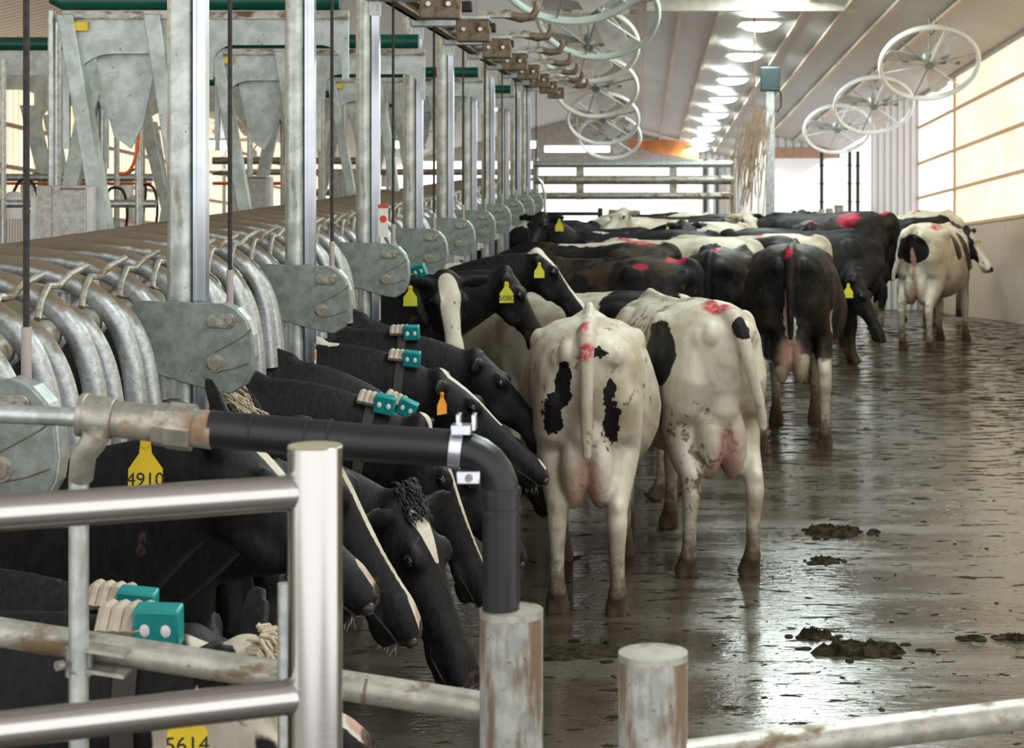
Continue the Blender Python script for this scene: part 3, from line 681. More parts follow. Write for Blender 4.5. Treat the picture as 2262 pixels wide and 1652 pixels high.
pat(1820, 1240, .07, .06, .02, 'small dark smear of dung below the midway pat', 5)
pat(1290, 1440, .22, .12, .012, 'thin dung smear behind the pair of bollards', 6)
pat(2150, 1412, .035, .03, .015, 'little dung crumb left of the right edge clump', 7)
m = MB(); rnd = random.Random(3)
for q in range(1300):
    Y = 6.6 + 17 * rnd.random() ** 1.5; X = rnd.uniform(-.7, min(4.8, .21 * Y + .3)); s_ = rnd.choice((.003, .004, .005, .006, .009, .013)) * (1 + (Y - 6) * .05)
    if mnoise.noise(Vector((X * .9, Y * .5, 3))) < -.05 and rnd.random() < .7: continue
    q_ = rnd.uniform(0, 3.1); m.ell((X, Y, 0), (s_ * rnd.uniform(.8, 3.), s_ * rnd.uniform(.5, 1.2), s_ * .3), 5, 4, Matrix.Rotation(q_, 3, 'Z'))
tag(m.build('dung_crumbs', M['dung']), 'scattered dark crumbs of dung all over the wet floor', 'dung', kind='stuff')

# ================================================================== cattle
class Head:
    def __init__(s, poll, muz, roll=0.):
        s.P = Vector(poll); s.Mz = Vector(muz); d = s.Mz - s.P; s.L = d.length; s.a = d.normalized()
        up = Vector((0, 0, 1))
        if abs(s.a.z) > .93: up = Vector((1, 0, 0)) if s.a.z < 0 else Vector((-1, 0, 0))
        s.s = up.cross(s.a).normalized(); s.u = s.a.cross(s.s).normalized()
        if roll: q = Matrix.Rotation(roll, 3, s.a); s.s = q @ s.s; s.u = q @ s.u
    def pt(s, t, y=0., z=0.): return s.P + s.a * (t * s.L) + s.s * y + s.u * z
    def rot(s): return Matrix((s.a, s.s, s.u)).transposed()
HS = [(-.03, -.01, -.12, .055), (0., .01, -.14, .078), (.08, .03, -.175, .098), (.2, .036, -.19, .102), (.31, .034, -.195, .098), (.45, .026, -.165, .080), (.6, .02, -.135, .062), (.74, .02, -.110, .056), (.86, .024, -.098, .062), (.94, .016, -.088, .064), (.99, .002, -.072, .056), (1.02, -.018, -.052, .036)]
BODY = [(-.87, 1.36, 1.14, 1.26, .06, 2, 2), (-.83, 1.40, 1.0, 1.25, .135, 2, 2), (-.75, 1.43, .88, 1.20, .225, 2.2, 2.4), (-.60, 1.45, .80, 1.15, .275, 2.6, 2.6), (-.42, 1.46, .72, 1.10, .295, 3.0, 2.6), (-.25, 1.44, .62, 1.02, .300, 2.3, 2.4),
        (-.05, 1.42, .56, .95, .325, 1.8, 2.1), (.15, 1.41, .55, .93, .33, 1.8, 2.1), (.35, 1.415, .585, .95, .295, 1.75, 2.1), (.5, 1.43, .63, 1.0, .245, 1.7, 2.1), (.64, 1.40, .70, 1.02, .20, 1.8, 2), (.76, 1.32, .80, 1.04, .15, 2, 2), (.83, 1.22, .90, 1.05, .09, 2, 2)]
def cow_mesh(name, poll, muz, roll=0., vox=.015, hind=((0, .17), (0, .17)), front=((0, .15), (0, .15)), tail='down', tilt=0., tail_side=0., ears=(0., 0.), udder=1., belly=1., bend=(0, 0), n=22, ear_len=.1, narrow=1., lean=.12, lift=.05):
    """one continuous body surface, standing on z=0, facing +x"""
    H = Head(poll, muz, roll); m = MB()
    rs = []
    for x, zt, zb, zw, hw, nt, nb in BODY:
        ring = []; hw *= belly * narrow if -.3 < x < .5 else narrow
        for j in range(n):
            a = 2 * math.pi * j / n; c, s_ = math.cos(a), math.sin(a); nn = nt if s_ > 0 else nb
            y = hw * math.copysign(abs(c) ** (2 / nn if nn > 2 else 1.0 * 2 / nn), c); z = zw + (zt - zw if s_ > 0 else zw - zb) * math.copysign(abs(s_) ** (2 / nn), s_)
            ring.append((x, y, z))
        rs.append(ring)
    m.rings(rs)
    m.tube([(-.86, 0, 1.375), (-.6, 0, 1.445), (-.3, 0, 1.44), (0, 0, 1.41), (.3, 0, 1.41), (.55, 0, 1.435), (.7, 0, 1.38)], .028, 8)        # spine
    for sg in (-1, 1):
        m.ell((-.41, sg * .245, 1.325), (.10, .055, .075), 12, 6)                     # hook bone
        
        m.ell((-.83, sg * .095, 1.31), (.06, .05, .07), 12, 6)                        # pin bone
        m.tube([(-.45, sg * .225, 1.33), (-.81, sg * .115, 1.28)], [.07, .065], 8)
        m.ell((.50, sg * .15, 1.12), (.16, .10, .24), 12, 8)                          # shoulder
    for sg, (fx, fy) in zip((1, -1), hind):
        P = [(-.60, sg * .145, 1.24), (-.60, sg * .165, 1.08), (-.56, sg * .175, .92), (-.54 + fx * .3, sg * (.6 * .19 + .4 * fy + .01), .78), (-.64 + fx * .6, sg * (.35 * .19 + .65 * fy + .006), .64), (-.755 + fx * .85, sg * fy, .53), (-.77 + fx * .95, sg * fy, .46), (-.745 + fx, sg * fy, .32), (-.735 + fx, sg * fy, .17), (-.73 + fx, sg * fy, .12), (-.70 + fx, sg * fy, .075)]
        m.tube(P, [.21, .235, .21, .155, .105, .070, .060, .044, .043, .052, .046], 16, rb=[.10, .112, .105, .082, .060, .050, .050, .038, .038, .048, .046], up=(0, 1, 0))
        m.ell((-.80 + fx * .85, sg * fy, .545), (.03, .028, .045), 8, 6)
        hoof(m, -.675 + fx, sg * fy)
    for sg, (fx, fy) in zip((1, -1), front):
        P = [(.52, sg * .15, 1.05), (.50, sg * .155, .90), (.47 + fx * .15, sg * (.6 * .155 + .4 * fy), .76), (.49 + fx * .4, sg * fy, .62), (.51 + fx * .6, sg * fy, .50), (.515 + fx * .75, sg * fy, .42), (.51 + fx * .9, sg * fy, .30), (.51 + fx, sg * fy, .17), (.515 + fx, sg * fy, .12), (.535 + fx, sg * fy, .075)]
        m.tube(P, [.14, .13, .105, .074, .058, .056, .041, .041, .050, .046], 16, rb=[.08, .085, .076, .058, .052, .052, .037, .037, .047, .046], up=(0, 1, 0))
        hoof(m, .56 + fx, sg * fy)
    if udder:
        for sg in (-1, 1):
            m.ell((-.70, sg * .066, .74 - .02 * udder), (.14, .074, .18 * udder + .02), 14, 8)
            m.ell((-.40, sg * .06, .69), (.15, .075, .12), 14, 8)
            for x, z in ((-.69, .555), (-.40, .575)): m.tube([(x, sg * .065, z + .06 - .01 * udder), (x, sg * .068, z - .035 * udder)], [.02, .013], 8)
        m.tube([(-.76, 0, 1.05), (-.77, 0, .90), (-.72, 0, .80)], [.05, .07, .08], 10, rb=[.05, .085, .10])
    m.ell((.72, 0, .86), (.10, .07, .16), 12, 8)                                      # brisket
    # neck
    B = Vector((.60, 0, 1.12)); e0 = H.pt(.16, 0, -.085); d = e0 - B
    c1 = B + Vector((.24, 0, .05 + .16 * max(0, d.normalized().z))); c2 = e0 - (H.a * .35 + d.normalized() * .65).normalized() * .22
    path = []; K = 9
    for i in range(K + 1):
        q = i / K; path.append(B * (1 - q) ** 3 + c1 * 3 * q * (1 - q) ** 2 + c2 * 3 * q * q * (1 - q) + e0 * q ** 3)
    fr = [i / K for i in range(K + 1)]
    rv = [.27 * (1 - q) ** 1.3 + .115 * (1 - (1 - q) ** 1.3) + .03 * math.sin(math.pi * q) for q in fr]; rl = [.17 * (1 - q) + .078 * q - .02 * math.sin(math.pi * q) for q in fr]
    sd = H.s if abs(H.s.y) > .5 else Vector((0, 1, 0)); m.tube(path, rv, 18, rb=rl, up=(0, 1, 0))
    # head
    hr = []
    for t, zt, zb, hw in HS:
        ring = []; zc = (zt + zb) / 2; hh = (zt - zb) / 2
        for j in range(18):
            a = 2 * math.pi * j / 18; c, s_ = math.cos(a), math.sin(a)
            wy = hw * (1 - .22 * max(0, -s_)); ring.append(H.pt(t, wy * math.copysign(abs(c) ** .85, c), zc + hh * math.copysign(abs(s_) ** .85, s_)))
        hr.append(ring)
    m.rings(hr)
    m.ell(H.pt(0., 0, -.015), (.055, .075, .05), 12, 6, H.rot())                      # poll knob
    for sg in (1, -1):
        m.ell(H.pt(.965, sg * .030, -.018), (.032, .026, .028), 10, 6, H.rot())          # nostril wing
        m.ell(H.pt(.80, sg * .040, -.085), (.07, .024, .026), 10, 6, H.rot())            # lip
    m.ell(H.pt(.90, 0, -.105), (.055, .045, .022), 10, 6, H.rot())                       # chin
    ec = []
    for sg, dr in zip((1, -1), ears):
        m.ell(H.pt(.30, sg * .082, .012), (.05, .028, .032), 10, 6, H.rot())           # brow
        m.ell(H.pt(.42, sg * .062, -.12), (.10, .03, .045), 10, 6, H.rot())            # jaw muscle
        b = H.pt(.05, sg * .075, -.02); od = (H.s * sg * 1. - H.a * lean + H.u * (lift - dr)).normalized()
        od = (od + Vector((0, 0, -.12))).normalized(); nrm = (H.u * .55 + H.a * .8).normalized(); nrm = (nrm - od * nrm.dot(od)).normalized(); w_ = od.cross(nrm)
        rm = Matrix((od, w_, nrm)).transposed(); cen = b + od * ear_len
        m.ell(cen, (ear_len, .05, .017), 14, 8, rm); m.tube([b - od * .03, b + od * .06], [.03, .03], 8)
        ec.append((cen, od, w_, nrm))
    if tail == 'down':
        P = [(-.76, 0, 1.42), (-.86, tail_side * .1, 1.405), (-.915, tail_side * .3, 1.31), (-.92, tail_side * .6, 1.1), (-.915, tail_side * .9, .92), (-.905, tail_side, .80)]
        m.tube(curved(P, 4), [.048 - .024 * i / 20 for i in range(21)], 10)
    o = bpy.data.objects.new('tmp', m.mesh('tmp', False)); COL.objects.link(o)
    rmod = o.modifiers.new('r', 'REMESH'); rmod.mode = 'VOXEL'; rmod.voxel_size = vox; rmod.use_smooth_shade = True
    sm = o.modifiers.new('s', 'SMOOTH'); sm.factor = .5; sm.iterations = 5 if vox < .02 else 2
    dg = bpy.context.evaluated_depsgraph_get(); me = bpy.data.meshes.new_from_object(o.evaluated_get(dg)); me.name = name
    bpy.data.objects.remove(o)
    me.polygons.foreach_set('use_smooth', [True] * len(me.polygons))
    H.path = path; H.rv = rv; H.rl = rl; H.ec = ec
    return me, H
def hoof(m, x, y):
    for sg in (-1, 1):
        m.tube([(x - .035, y + sg * .022, .095), (x - .015, y + sg * .027, .05), (x + .005, y + sg * .031, .004)], [.042, .050, .062], 10, rb=[.028, .031, .034], up=(0, 1, 0))
    m.ell((x - .065, y, .09), (.018, .03, .02), 8, 5)

def coat(name, base, patches=(), pinks=(), reds=(), mud=.25, brown=0., seed=0., blaze=(), amp=.09, udder=True, whites2=(), legs_white=0., nsc=5.5, peri=True, pad=(), padc=(.05, .035, .035)):
    """hair colour: base coat, patches of the other colour, bare pink skin, red marker paint, splashed dung"""
    t = NT(name); c0 = t.co(); off = t.n('ShaderNodeVectorMath', operation='ADD'); t.l(c0, off.inputs[0]); off.inputs[1].default_value = (seed, seed * .7, seed * 1.3)
    nz = t.n('ShaderNodeTexNoise'); nz.inputs['Scale'].default_value = nsc; nz.inputs['Detail'].default_value = 5; nz.inputs['Roughness'].default_value = .6; t.l(off.outputs[0], nz.inputs['Vector'])
    sub = t.n('ShaderNodeVectorMath', operation='SUBTRACT'); t.l(nz.outputs['Color'], sub.inputs[0]); sub.inputs[1].default_value = (.5, .5, .5)
    def warped(k):
        s_ = t.n('ShaderNodeVectorMath', operation='SCALE'); t.l(sub.outputs[0], s_.inputs[0]); s_.inputs['Scale'].default_value = k * 2
        a = t.n('ShaderNodeVectorMath', operation='ADD'); t.l(c0, a.inputs[0]); t.l(s_.outputs[0], a.inputs[1]); return a.outputs[0]
    wv = warped(amp); wf = warped(.012); wm = warped(.04)
    def mask(lst, vec, a=.97, b=1.03):
        cur = None
        for p in lst:
            cx, cy, cz, rx, ry, rz = p
            s1 = t.n('ShaderNodeVectorMath', operation='SUBTRACT'); t.l(vec, s1.inputs[0]); s1.inputs[1].default_value = (cx, cy, cz)
            s2 = t.n('ShaderNodeVectorMath', operation='MULTIPLY'); t.l(s1.outputs[0], s2.inputs[0]); s2.inputs[1].default_value = (1 / rx, 1 / ry, 1 / rz)
            s3 = t.n('ShaderNodeVectorMath', operation='LENGTH'); t.l(s2.outputs[0], s3.inputs[0])
            cur = s3.outputs['Value'] if cur is None else t.math('MINIMUM', cur, s3.outputs['Value'])
        return t.ramp(cur, a, b, 1., 0.)
    fine = t.noise(t.co((1, 1, .4)), 60, 3, .6)
    blk = t.mix(t.ramp(fine, .3, .7), (.003, .003, .004), (.011, .0105, .012))
    if brown: blk = t.mix(t.ramp(t.noise(off.outputs[0], 3.2, 5, .65), .46, .62, 0, brown), blk, (.055, .036, .022))
    wht = t.mix(t.ramp(t.noise(off.outputs[0], 2.6, 5, .6), .4, .68), (.60, .56, .47), (.38, .32, .23))
    wht = t.mix(t.ramp(fine, .35, .65, 0, .18), wht, (.42, .35, .27))
    a, b = (blk, wht) if base == 'black' else (wht, blk)
    out = a
    if patches: out = t.mix(mask(patches, wv), out, b)
    if whites2: out = t.mix(mask(whites2, wm), out, a)
    if blaze: out = t.mix(mask(blaze, wf, .95, 1.05), out, wht)
    sp = t.n('ShaderNodeSeparateXYZ'); t.l(c0, sp.inputs[0])
    if legs_white:
        zz = t.math('ADD', sp.outputs[2], t.math('MULTIPLY', t.math('SUBTRACT', t.noise(off.outputs[0], 5, 3), .5), .5))
        out = t.mix(t.ramp(zz, legs_white - .03, legs_white + .03, 1, 0), out, wht)
    pk = list(pinks)
    if udder: pk = [(-.56, 0, .68, .34, .150, .23)] + ([(-.84, 0, 1.02, .09, .034, .22)] if peri else []) + pk
    if pk: out = t.mix(mask(pk, wm, .8, 1.1), out, t.mix(t.noise(off.outputs[0], 12, 3), (.34, .19, .155), (.52, .34, .27)))
    # dung: low on the legs and in flecks
    zz = t.math('ADD', sp.outputs[2], t.math('MULTIPLY', t.math('SUBTRACT', t.noise(off.outputs[0], 14, 5, .7), .5), .55))
    low = t.ramp(zz, .10, .40, 1, 0)
    fl = t.ramp(t.noise(off.outputs[0], 11, 6, .72), .63 - .09 * mud, .67 - .07 * mud, 0, .8)
    reg = t.math('MULTIPLY', fl, t.ramp(t.noise(off.outputs[0], 2.2, 3), .42, .56))
    mm = t.math('MAXIMUM', t.math('MULTIPLY', low, .92), reg)
    out = t.mix(mm, out, t.mix(t.noise(off.outputs[0], 20, 3), (.028, .018, .011), (.12, .075, .045)))
    if reds:
        rm = t.math('MULTIPLY', mask(reds, wm, .7, 1.1), t.ramp(t.noise(off.outputs[0], 24, 4, .7), .36, .56, .25, .95)); out = t.mix(rm, out, (.45, .018, .05))
    rgh = .58
    if pad:
        pm = mask(pad, wf, .9, 1.06); out = t.mix(pm, out, t.mix(t.ramp(t.noise(c0, 26, 3), .45, .6), (.012, .010, .011), padc)); rgh = t.ramp(pm, 0, 1, .58, .2)
    t.set(out, rgh, 0); t.b.inputs['Specular IOR Level'].default_value = .22
    t.bump(t.math('ADD', fine, t.math('MULTIPLY', t.noise(off.outputs[0], 9, 4), 1.2)), .35, .008)
    return t.m
def face(H, t0, t1, r0, r1, n=6, y=0., z=.03, deep=1.6):
    n = max(n, int(abs(t1 - t0) * H.L / (.55 * min(r0, r1))) + 1); n = min(n, 22)
    """overlapping blobs down the middle of the face, in the cow's own frame"""
    out = []
    for i in range(n):
        q = i / (n - 1); p = H.pt(t0 + (t1 - t0) * q, y, z); r_ = r0 + (r1 - r0) * q
        out.append((p.x, p.y, p.z, r_ * 1.35, r_, r_ * 1.35))
    return out
def make_tag(t, H, mat, text=None, ear=1, size=.06, yaw=0., wyaw=None, hang=.0, s=1., off=(0, 0, 0)):
    cen, od, w_, nrm = H.ec[ear]; rz = t.rotation_euler[2]
    p = cen + od * .035 + Vector((0, 0, -.01)) + nrm * .02 + Vector(off)
    poly = [(-.010, .0), (.010, .0), (.012, -.025), (.033, -.055), (.034, -.098), (-.034, -.098), (-.033, -.055), (-.012, -.025)]
    face_ = (R(-90) * 0 + (wyaw if wyaw is not None else 0) - rz)
    mb = MB().prism([(a * s, b * s) for a, b in poly], -.0015, .0015); mt = Matrix.Translation(p) @ Matrix.Rotation(face_, 4, 'Z') @ Matrix.Rotation(hang, 4, 'Y')
    mb.cyl((0, -.006, -.006), (0, .004, -.006), .009 * s, 12)
    mb.xf(mt); o = mb.build('ear_tag', mat, t)
    if text:
        cu = bpy.data.curves.new('txt', 'FONT'); cu.body = text; cu.size = .037 * s; cu.align_x = 'CENTER'; cu.extrude = .0004
        to = bpy.data.objects.new('tmp', cu); COL.objects.link(to); dg = bpy.context.evaluated_depsgraph_get()
        me = bpy.data.meshes.new_from_object(to.evaluated_get(dg)); bpy.data.objects.remove(to)
        me.transform(mt @ Matrix.Translation((0, -.0022, -.088 * s)) @ Matrix.Rotation(R(90), 4, 'X') @ Matrix.Scale(1.0, 4)); me.name = 'tag_number'
        me.materials.append(M['ink']); to = bpy.data.objects.new('tag_number', me); COL.objects.link(to); to.parent = o
    return o
def collar(t, H, q=.45, side=-1, box_yaw=0.):
    i = q * (len(H.path) - 1); k = int(i); f = i - k; p = H.path[k].lerp(H.path[k + 1], f); rv = H.rv[k] * (1 - f) + H.rv[k + 1] * f; rl = H.rl[k] * (1 - f) + H.rl[k + 1] * f
    tg = (H.path[k + 1] - H.path[k]).normalized(); sd = Vector((0, 1, 0)); sd = (sd - tg * sd.dot(tg)).normalized(); nn = -tg.cross(sd)
    if nn.z < 0: nn = -nn
    rot = Matrix((tg, sd, nn)).transposed(); n = 36; ring_o = []; mb = MB(); rs = []
    for j in range(n + 1):
        a = 2 * math.pi * j / n; c, s_ = math.cos(a), math.sin(a); e = []
        for dx, k2 in ((-.02, 1.02), (.02, 1.02), (.02, 1.07), (-.02, 1.07)): e.append(p + rot @ Vector((dx, c * rl * k2 + c * .004, s_ * rv * k2)))
        rs.append(e)
    mb.rings(rs, cap=False); st = mb.build('collar', M['strap'], t)
    a0 = math.radians(62); base = p + rot @ Vector((0, side * math.cos(a0) * (rl + .02), math.sin(a0) * (rv + .015)))
    q_ = Vector((0, side * math.cos(a0) / rl, math.sin(a0) / rv)).normalized()
    top = p + rot @ Vector((0, side * .03, rv + .012))
    mb = MB()
    for z_ in range(4): mb.tube([top + rot @ Vector((-.045 + .022 * z_, -.045, -.018)), top + rot @ Vector((-.045 + .022 * z_, -.02, .014)), top + rot @ Vector((-.045 + .022 * z_, .02, .014)), top + rot @ Vector((-.045 + .022 * z_, .045, -.018))], .0135, 8)
    mb.build('strap_roll', M['roll'], st)
    b2 = MB().box((-.04, -.022, -.036), (.04, .022, .036)); 
    ctr = base + rot @ Vector((.05, side * .012, .012)); mt = Matrix.Translation(ctr) @ rot.to_4x4() @ Matrix.Rotation(R(10) * -side, 4, 'X'); b2.xf(mt)
    bx = b2.build('transponder', M['teal'], st, bevel=.006)
    for dx in (-.018, .018): MB().ell((dx, side * .0235, .0), (.009, .003, .012), 10, 6).xf(mt).build('white_dot', M['dot'], bx)
def whiskers(t, H, n=40, seed=1):
    rnd = random.Random(seed); mb = MB()
    for i in range(n):
        tt = rnd.uniform(.80, 1.0); y = rnd.uniform(-.04, .04); z = rnd.uniform(-.10, -.055) if rnd.random() < .75 else -.02
        a = H.pt(tt, y, z); d = (H.u * rnd.uniform(-1, -.4) + H.a * rnd.uniform(.1, 1.0) + H.s * rnd.uniform(-.6, .6)).normalized(); ln = rnd.uniform(.015, .045)
        mb.tube([a, a + d * ln * .5, a + d * ln + Vector((0, 0, -.006))], [.0007, .0006, .0003], 4)
    mb.build('whiskers', M['hair'], t)
def tuft(t, H, mats, n=90, ln=.07, seed=4, spread=.055):
    rnd = random.Random(seed)
    for mi, mt in enumerate(mats):
        mb = MB()
        for i in range(n):
            y = rnd.uniform(-spread, spread) if len(mats) == 1 else (rnd.uniform(-spread, .01) if mi else rnd.uniform(-.01, spread)); q = rnd.uniform(-.10, .12)
            a = H.pt(q, y, .015 + .02 * (1 - (y / spread) ** 2)); d = (H.u * rnd.uniform(.5, 1.) + H.a * rnd.uniform(-.1, .7) + H.s * (y * 8 + rnd.uniform(-.3, .3))).normalized(); l_ = ln * rnd.uniform(.5, 1.)
            mb.tube([a - d * .01, a + d * l_ * .45, a + d * l_ * .7 + H.a * l_ * .4, a + d * l_ * .6 + H.a * l_ * .8], [.004, .0035, .0025, .001], 5)
        mb.build('poll_tuft', mt, t)
def make_cow(name_label, loc, rz, poll, muz, coat_args, near=True, world=True, tagm=None, tagtext=None, tagear=1, tagyaw=0., tag_off=(0, 0, 0), tuft_m=None, collar_q=None, cat='cow', wh=False, group=None, tag_s=1., sc=1., **kw):
    """poll and muzzle are given in the cow's own frame unless world=True"""
    t = thing('cow', name_label, cat, loc, rz, group); t.scale = (sc, sc, sc)
    if world:
        inv = Matrix.Rotation(-rz, 3, 'Z'); poll = (inv @ (Vector(poll) - Vector(loc))) / sc; muz = (inv @ (Vector(muz) - Vector(loc))) / sc
    me, H = cow_mesh('cow_body', poll, muz, **kw)
    ca = dict(coat_args); bf = ca.pop('blaze_f', None)
    if bf: ca['blaze'] = [b for f_ in bf for b in face(H, *f_)]
    pf = ca.pop('pink_f', None)
    q = H.pt(.985, 0, -.03); ca['pad'] = [(q.x, q.y, q.z, .052, .052, .052)]
    if pf: ca['pinks'] = list(ca.get('pinks', ())) + [b for f_ in pf for b in face(H, *f_)]
    me.materials.append(coat('coat_%d' % make_cow.n, **ca)); make_cow.n += 1
    o = bpy.data.objects.new('body', me); COL.objects.link(o); o.parent = t
    for sg in (1, -1):
        MB().ell(H.pt(.30, sg * .094, .0), (.025, .019, .021), 12, 8, H.rot()).build('eye', M['eye'], t)
        if near: MB().ell(H.pt(.998, sg * .044, -.030), (.016, .014, .020), 10, 6, H.rot()).build('nostril', M['nose'], t)
    if near: MB().tube([H.pt(.80, s_ * .056, -.083 + .004 * abs(s_)) for s_ in (1, -1)][:1] + [H.pt(.9, .062, -.066), H.pt(.985, .045, -.062), H.pt(1.012, 0, -.058), H.pt(.985, -.045, -.062), H.pt(.9, -.062, -.066), H.pt(.8, -.056, -.079)], .0035, 6).build('mouth_line', M['nose'], t)
    if tagm: make_tag(t, H, M[tagm], tagtext, tagear, wyaw=tagyaw, s=tag_s, off=tag_off)
    if tuft_m: tuft(t, H, *tuft_m)
    if collar_q: collar(t, H, collar_q)
    if wh: whiskers(t, H)
    return t, H
make_cow.n = 0
B_ = lambda **k: dict(base='black', **k); W_ = lambda **k: dict(base='white', **k)
# --- cattle in the stalls, heads out to the right (depth, poll px, muzzle px)
def stall_cow(label, Y, pp, mp, coat_args, dyp=0., dym=0., back=.0, **kw):
    poll = at(pp[0], pp[1], Y + dyp); muz = at(mp[0], mp[1], Y + dym)
    x = min(-2.15, poll.x - 1.22) + back
    kw.setdefault('udder', 0); kw.setdefault('vox', .014 if Y < 9 else .017)
    return make_cow(label, (x, Y, 0), 0., poll, muz, coat_args, group='cattle standing in the stalls', hind=((.0, .14), (.05, .14)), front=((.05, .12), (-.04, .12)), **kw)
stall_cow('black cow nearest the camera, white neck patch and curly cream poll', 3.35, (560, 1462), (700, 2060), B_(seed=1, patches=[(.55, 0, 1.5, .35, .3, .16), (1.42, 0, 1.2, .12, .2, .13)], blaze_f=[(-.1, 1.0, .10, .09, 6)], udder=False), collar_q=.80, tagm='yellow', tagtext='5614', tagear=1, tagyaw=.1, lean=.9, lift=.0, tag_off=(-.05, 0, -.04), tuft_m=((plain('cream_hair', (.55, .47, .34), .7),), 220, .045))
stall_cow('black cow whose pink and dark muzzle pokes out beneath the lower polished rail', 4.0, (430, 1415), (818, 1640), B_(seed=2, blaze_f=[(.86, .93, .04, .045, 2)], pink_f=[(.93, .99, .04, .045, 2)], udder=False), wh=True, collar_q=.70)
stall_cow('black cow with ear tag 4910, dark muzzle just right of the polished post', 4.65, (500, 955), (838, 1318), B_(seed=3, blaze_f=[(-.02, .45, .035, .03, 5), (.86, .92, .025, .03, 2)], pink_f=[(.92, .97, .02, .025, 2)], udder=False), wh=True, tagm='yellow', tagtext='4910', tagear=1, tagyaw=.05, tag_s=1.2, lean=1.3, lift=.25, ear_len=.12, tag_off=(-.10, 0, -.045))
stall_cow('black cow with a long white blaze ending in a pink muzzle', 5.3, (675, 950), (935, 1400), B_(seed=4, blaze_f=[(.02, .9, .034, .018, 8), (.88, .97, .035, .04, 3)], pink_f=[(.94, 1.0, .035, .04, 2)], udder=False), wh=True)
stall_cow('black cow mostly hidden, tufted poll showing above the hex union', 6.65, (500, 895), (760, 1230), B_(seed=5, blaze_f=[(-.05, .1, .05, .04, 3)], udder=False), collar_q=.72, tuft_m=((plain('black_hair', (.012, .012, .014), .6), plain('cream_hair', (.55, .47, .34), .7)), 110, .09))
stall_cow('black cow with a small white forehead wedge, head hanging low', 5.95, (895, 1105), (1050, 1510), B_(seed=6, blaze_f=[(.12, .34, .04, .012, 4, 0.)], udder=False), dym=-.12, wh=True, tagm='lemon', tagear=1, tagyaw=1.2, tuft_m=((plain('black_hair', (.012, .012, .014), .6),), 160, .028))
stall_cow('black cow with white blaze half hidden by the upright black pipe', 7.35, (935, 935), (1090, 1325), B_(seed=7, blaze_f=[(.0, .95, .04, .022, 8)], udder=False), collar_q=.7)
stall_cow('black cow, only its nose peeking out low right of the upright pipe', 8.05, (985, 985), (1165, 1235), B_(seed=8, udder=False), collar_q=.6)
stall_cow('black cow with outstretched head, white blaze and orange ear tag', 8.75, (975, 830), (1215, 1050), B_(seed=9, blaze_f=[(.03, .5, .04, .02, 7), (.92, 1.0, .028, .03, 2)], patches=[(.78, .0, 1.43, .16, .1, .04)], udder=False), tagm='otag', tagear=1, tagyaw=1.0, collar_q=.66, wh=True)
stall_cow('all black cow reaching out just behind the one with the orange tag', 9.45, (1055, 785), (1230, 975), B_(seed=10, udder=False), collar_q=.5)
stall_cow('all black cow with its chin low before the white cows leg', 10.15, (1090, 930), (1240, 1120), B_(seed=11, udder=False))
stall_cow('black cow facing the camera with a broad white face stripe', 10.85, (985, 610), (1010, 790), B_(seed=12, blaze_f=[(.1, .95, .045, .05, 7)], udder=False), dym=-.30, dyp=-.1, tagm='lemon', tagear=1, tagyaw=.0, tag_s=1.15, collar_q=.8)
stall_cow('grey black cow behind the white striped face, yellow tag 5080 in its ear', 11.55, (1120, 600), (1215, 765), B_(seed=13, udder=False, brown=.2), tagm='lemon', tagtext='5080', tagear=1, tagyaw=.1, tag_s=1.25)
stall_cow('black cow with white poll and thin stripe down to a pale muzzle', 12.4, (1190, 560), (1298, 692), B_(seed=14, blaze_f=[(-.02, .2, .07, .05, 3), (.2, .6, .02, .03, 5), (.6, .97, .035, .055, 5)], patches=[(.6, 0, 1.5, .3, .3, .12)], udder=False), tagm='lemon', tagear=1, tagyaw=.3)
stall_cow('black cow with a cream patch deep in the stalls under a plate', 13.3, (1075, 590), (1150, 700), B_(seed=15, patches=[(.9, 0, 1.4, .35, .2, .2)], udder=False), vox=.02)

# --- loose cattle in the lane
def lane_cow(label, xr, yr, heading, coat_args, poll=(1.28, 0, 1.45), muz=(1.72, 0, 1.08), **kw):
    rz = R(heading); sc = kw.get('sc', 1.); wp = kw.pop('wp', False); loc = (xr + .735 * sc * math.cos(rz), yr + .735 * sc * math.sin(rz), kw.pop('z', 0.))
    return make_cow(label, loc, rz, poll, muz, coat_args, world=wp, **kw)
lane_cow('white cow seen from behind, small black splashes either side of her tail', -.250, 9.3, 91, W_(seed=20, mud=.6, amp=.065, nsc=12.,
    patches=[(-.80, .115, 1.17, .14, .045, .13), (-.74, .165, 1.02, .14, .055, .11), (-.80, -.105, 1.11, .12, .03, .07), (-.78, -.12, .96, .12, .045, .13), (-.86, -.05, 1.31, .06, .05, .025)], reds=[(-.80, .01, 1.41, .13, .035, .08), (-.90, 0., 1.33, .07, .04, .06)]),
    hind=((.03, .15), (-.04, .15)), front=((.0, .15), (.12, .2)), tail_side=.0, vox=.013, belly=1.14, sc=.985, narrow=1.05, poll=(1.22, .1, 1.12), muz=(1.50, .2, .66))
lane_cow('white cow with one large round black patch on her left thigh', .445, 10.12, 107, W_(seed=21, mud=1.0, amp=.04, nsc=8., peri=False,
    patches=[(-.50, .27, 1.18, .19, .16, .17), (-.92, -.05, 1.34, .06, .06, .06)], reds=[(-.72, 0, 1.45, .16, .10, .07)]),
    hind=((.04, .17), (-.04, .16)), front=((.0, .15), (.1, .15)), tail_side=-.17, vox=.013, sc=1.0, poll=(1.20, .1, 1.08), muz=(1.45, .2, .62))
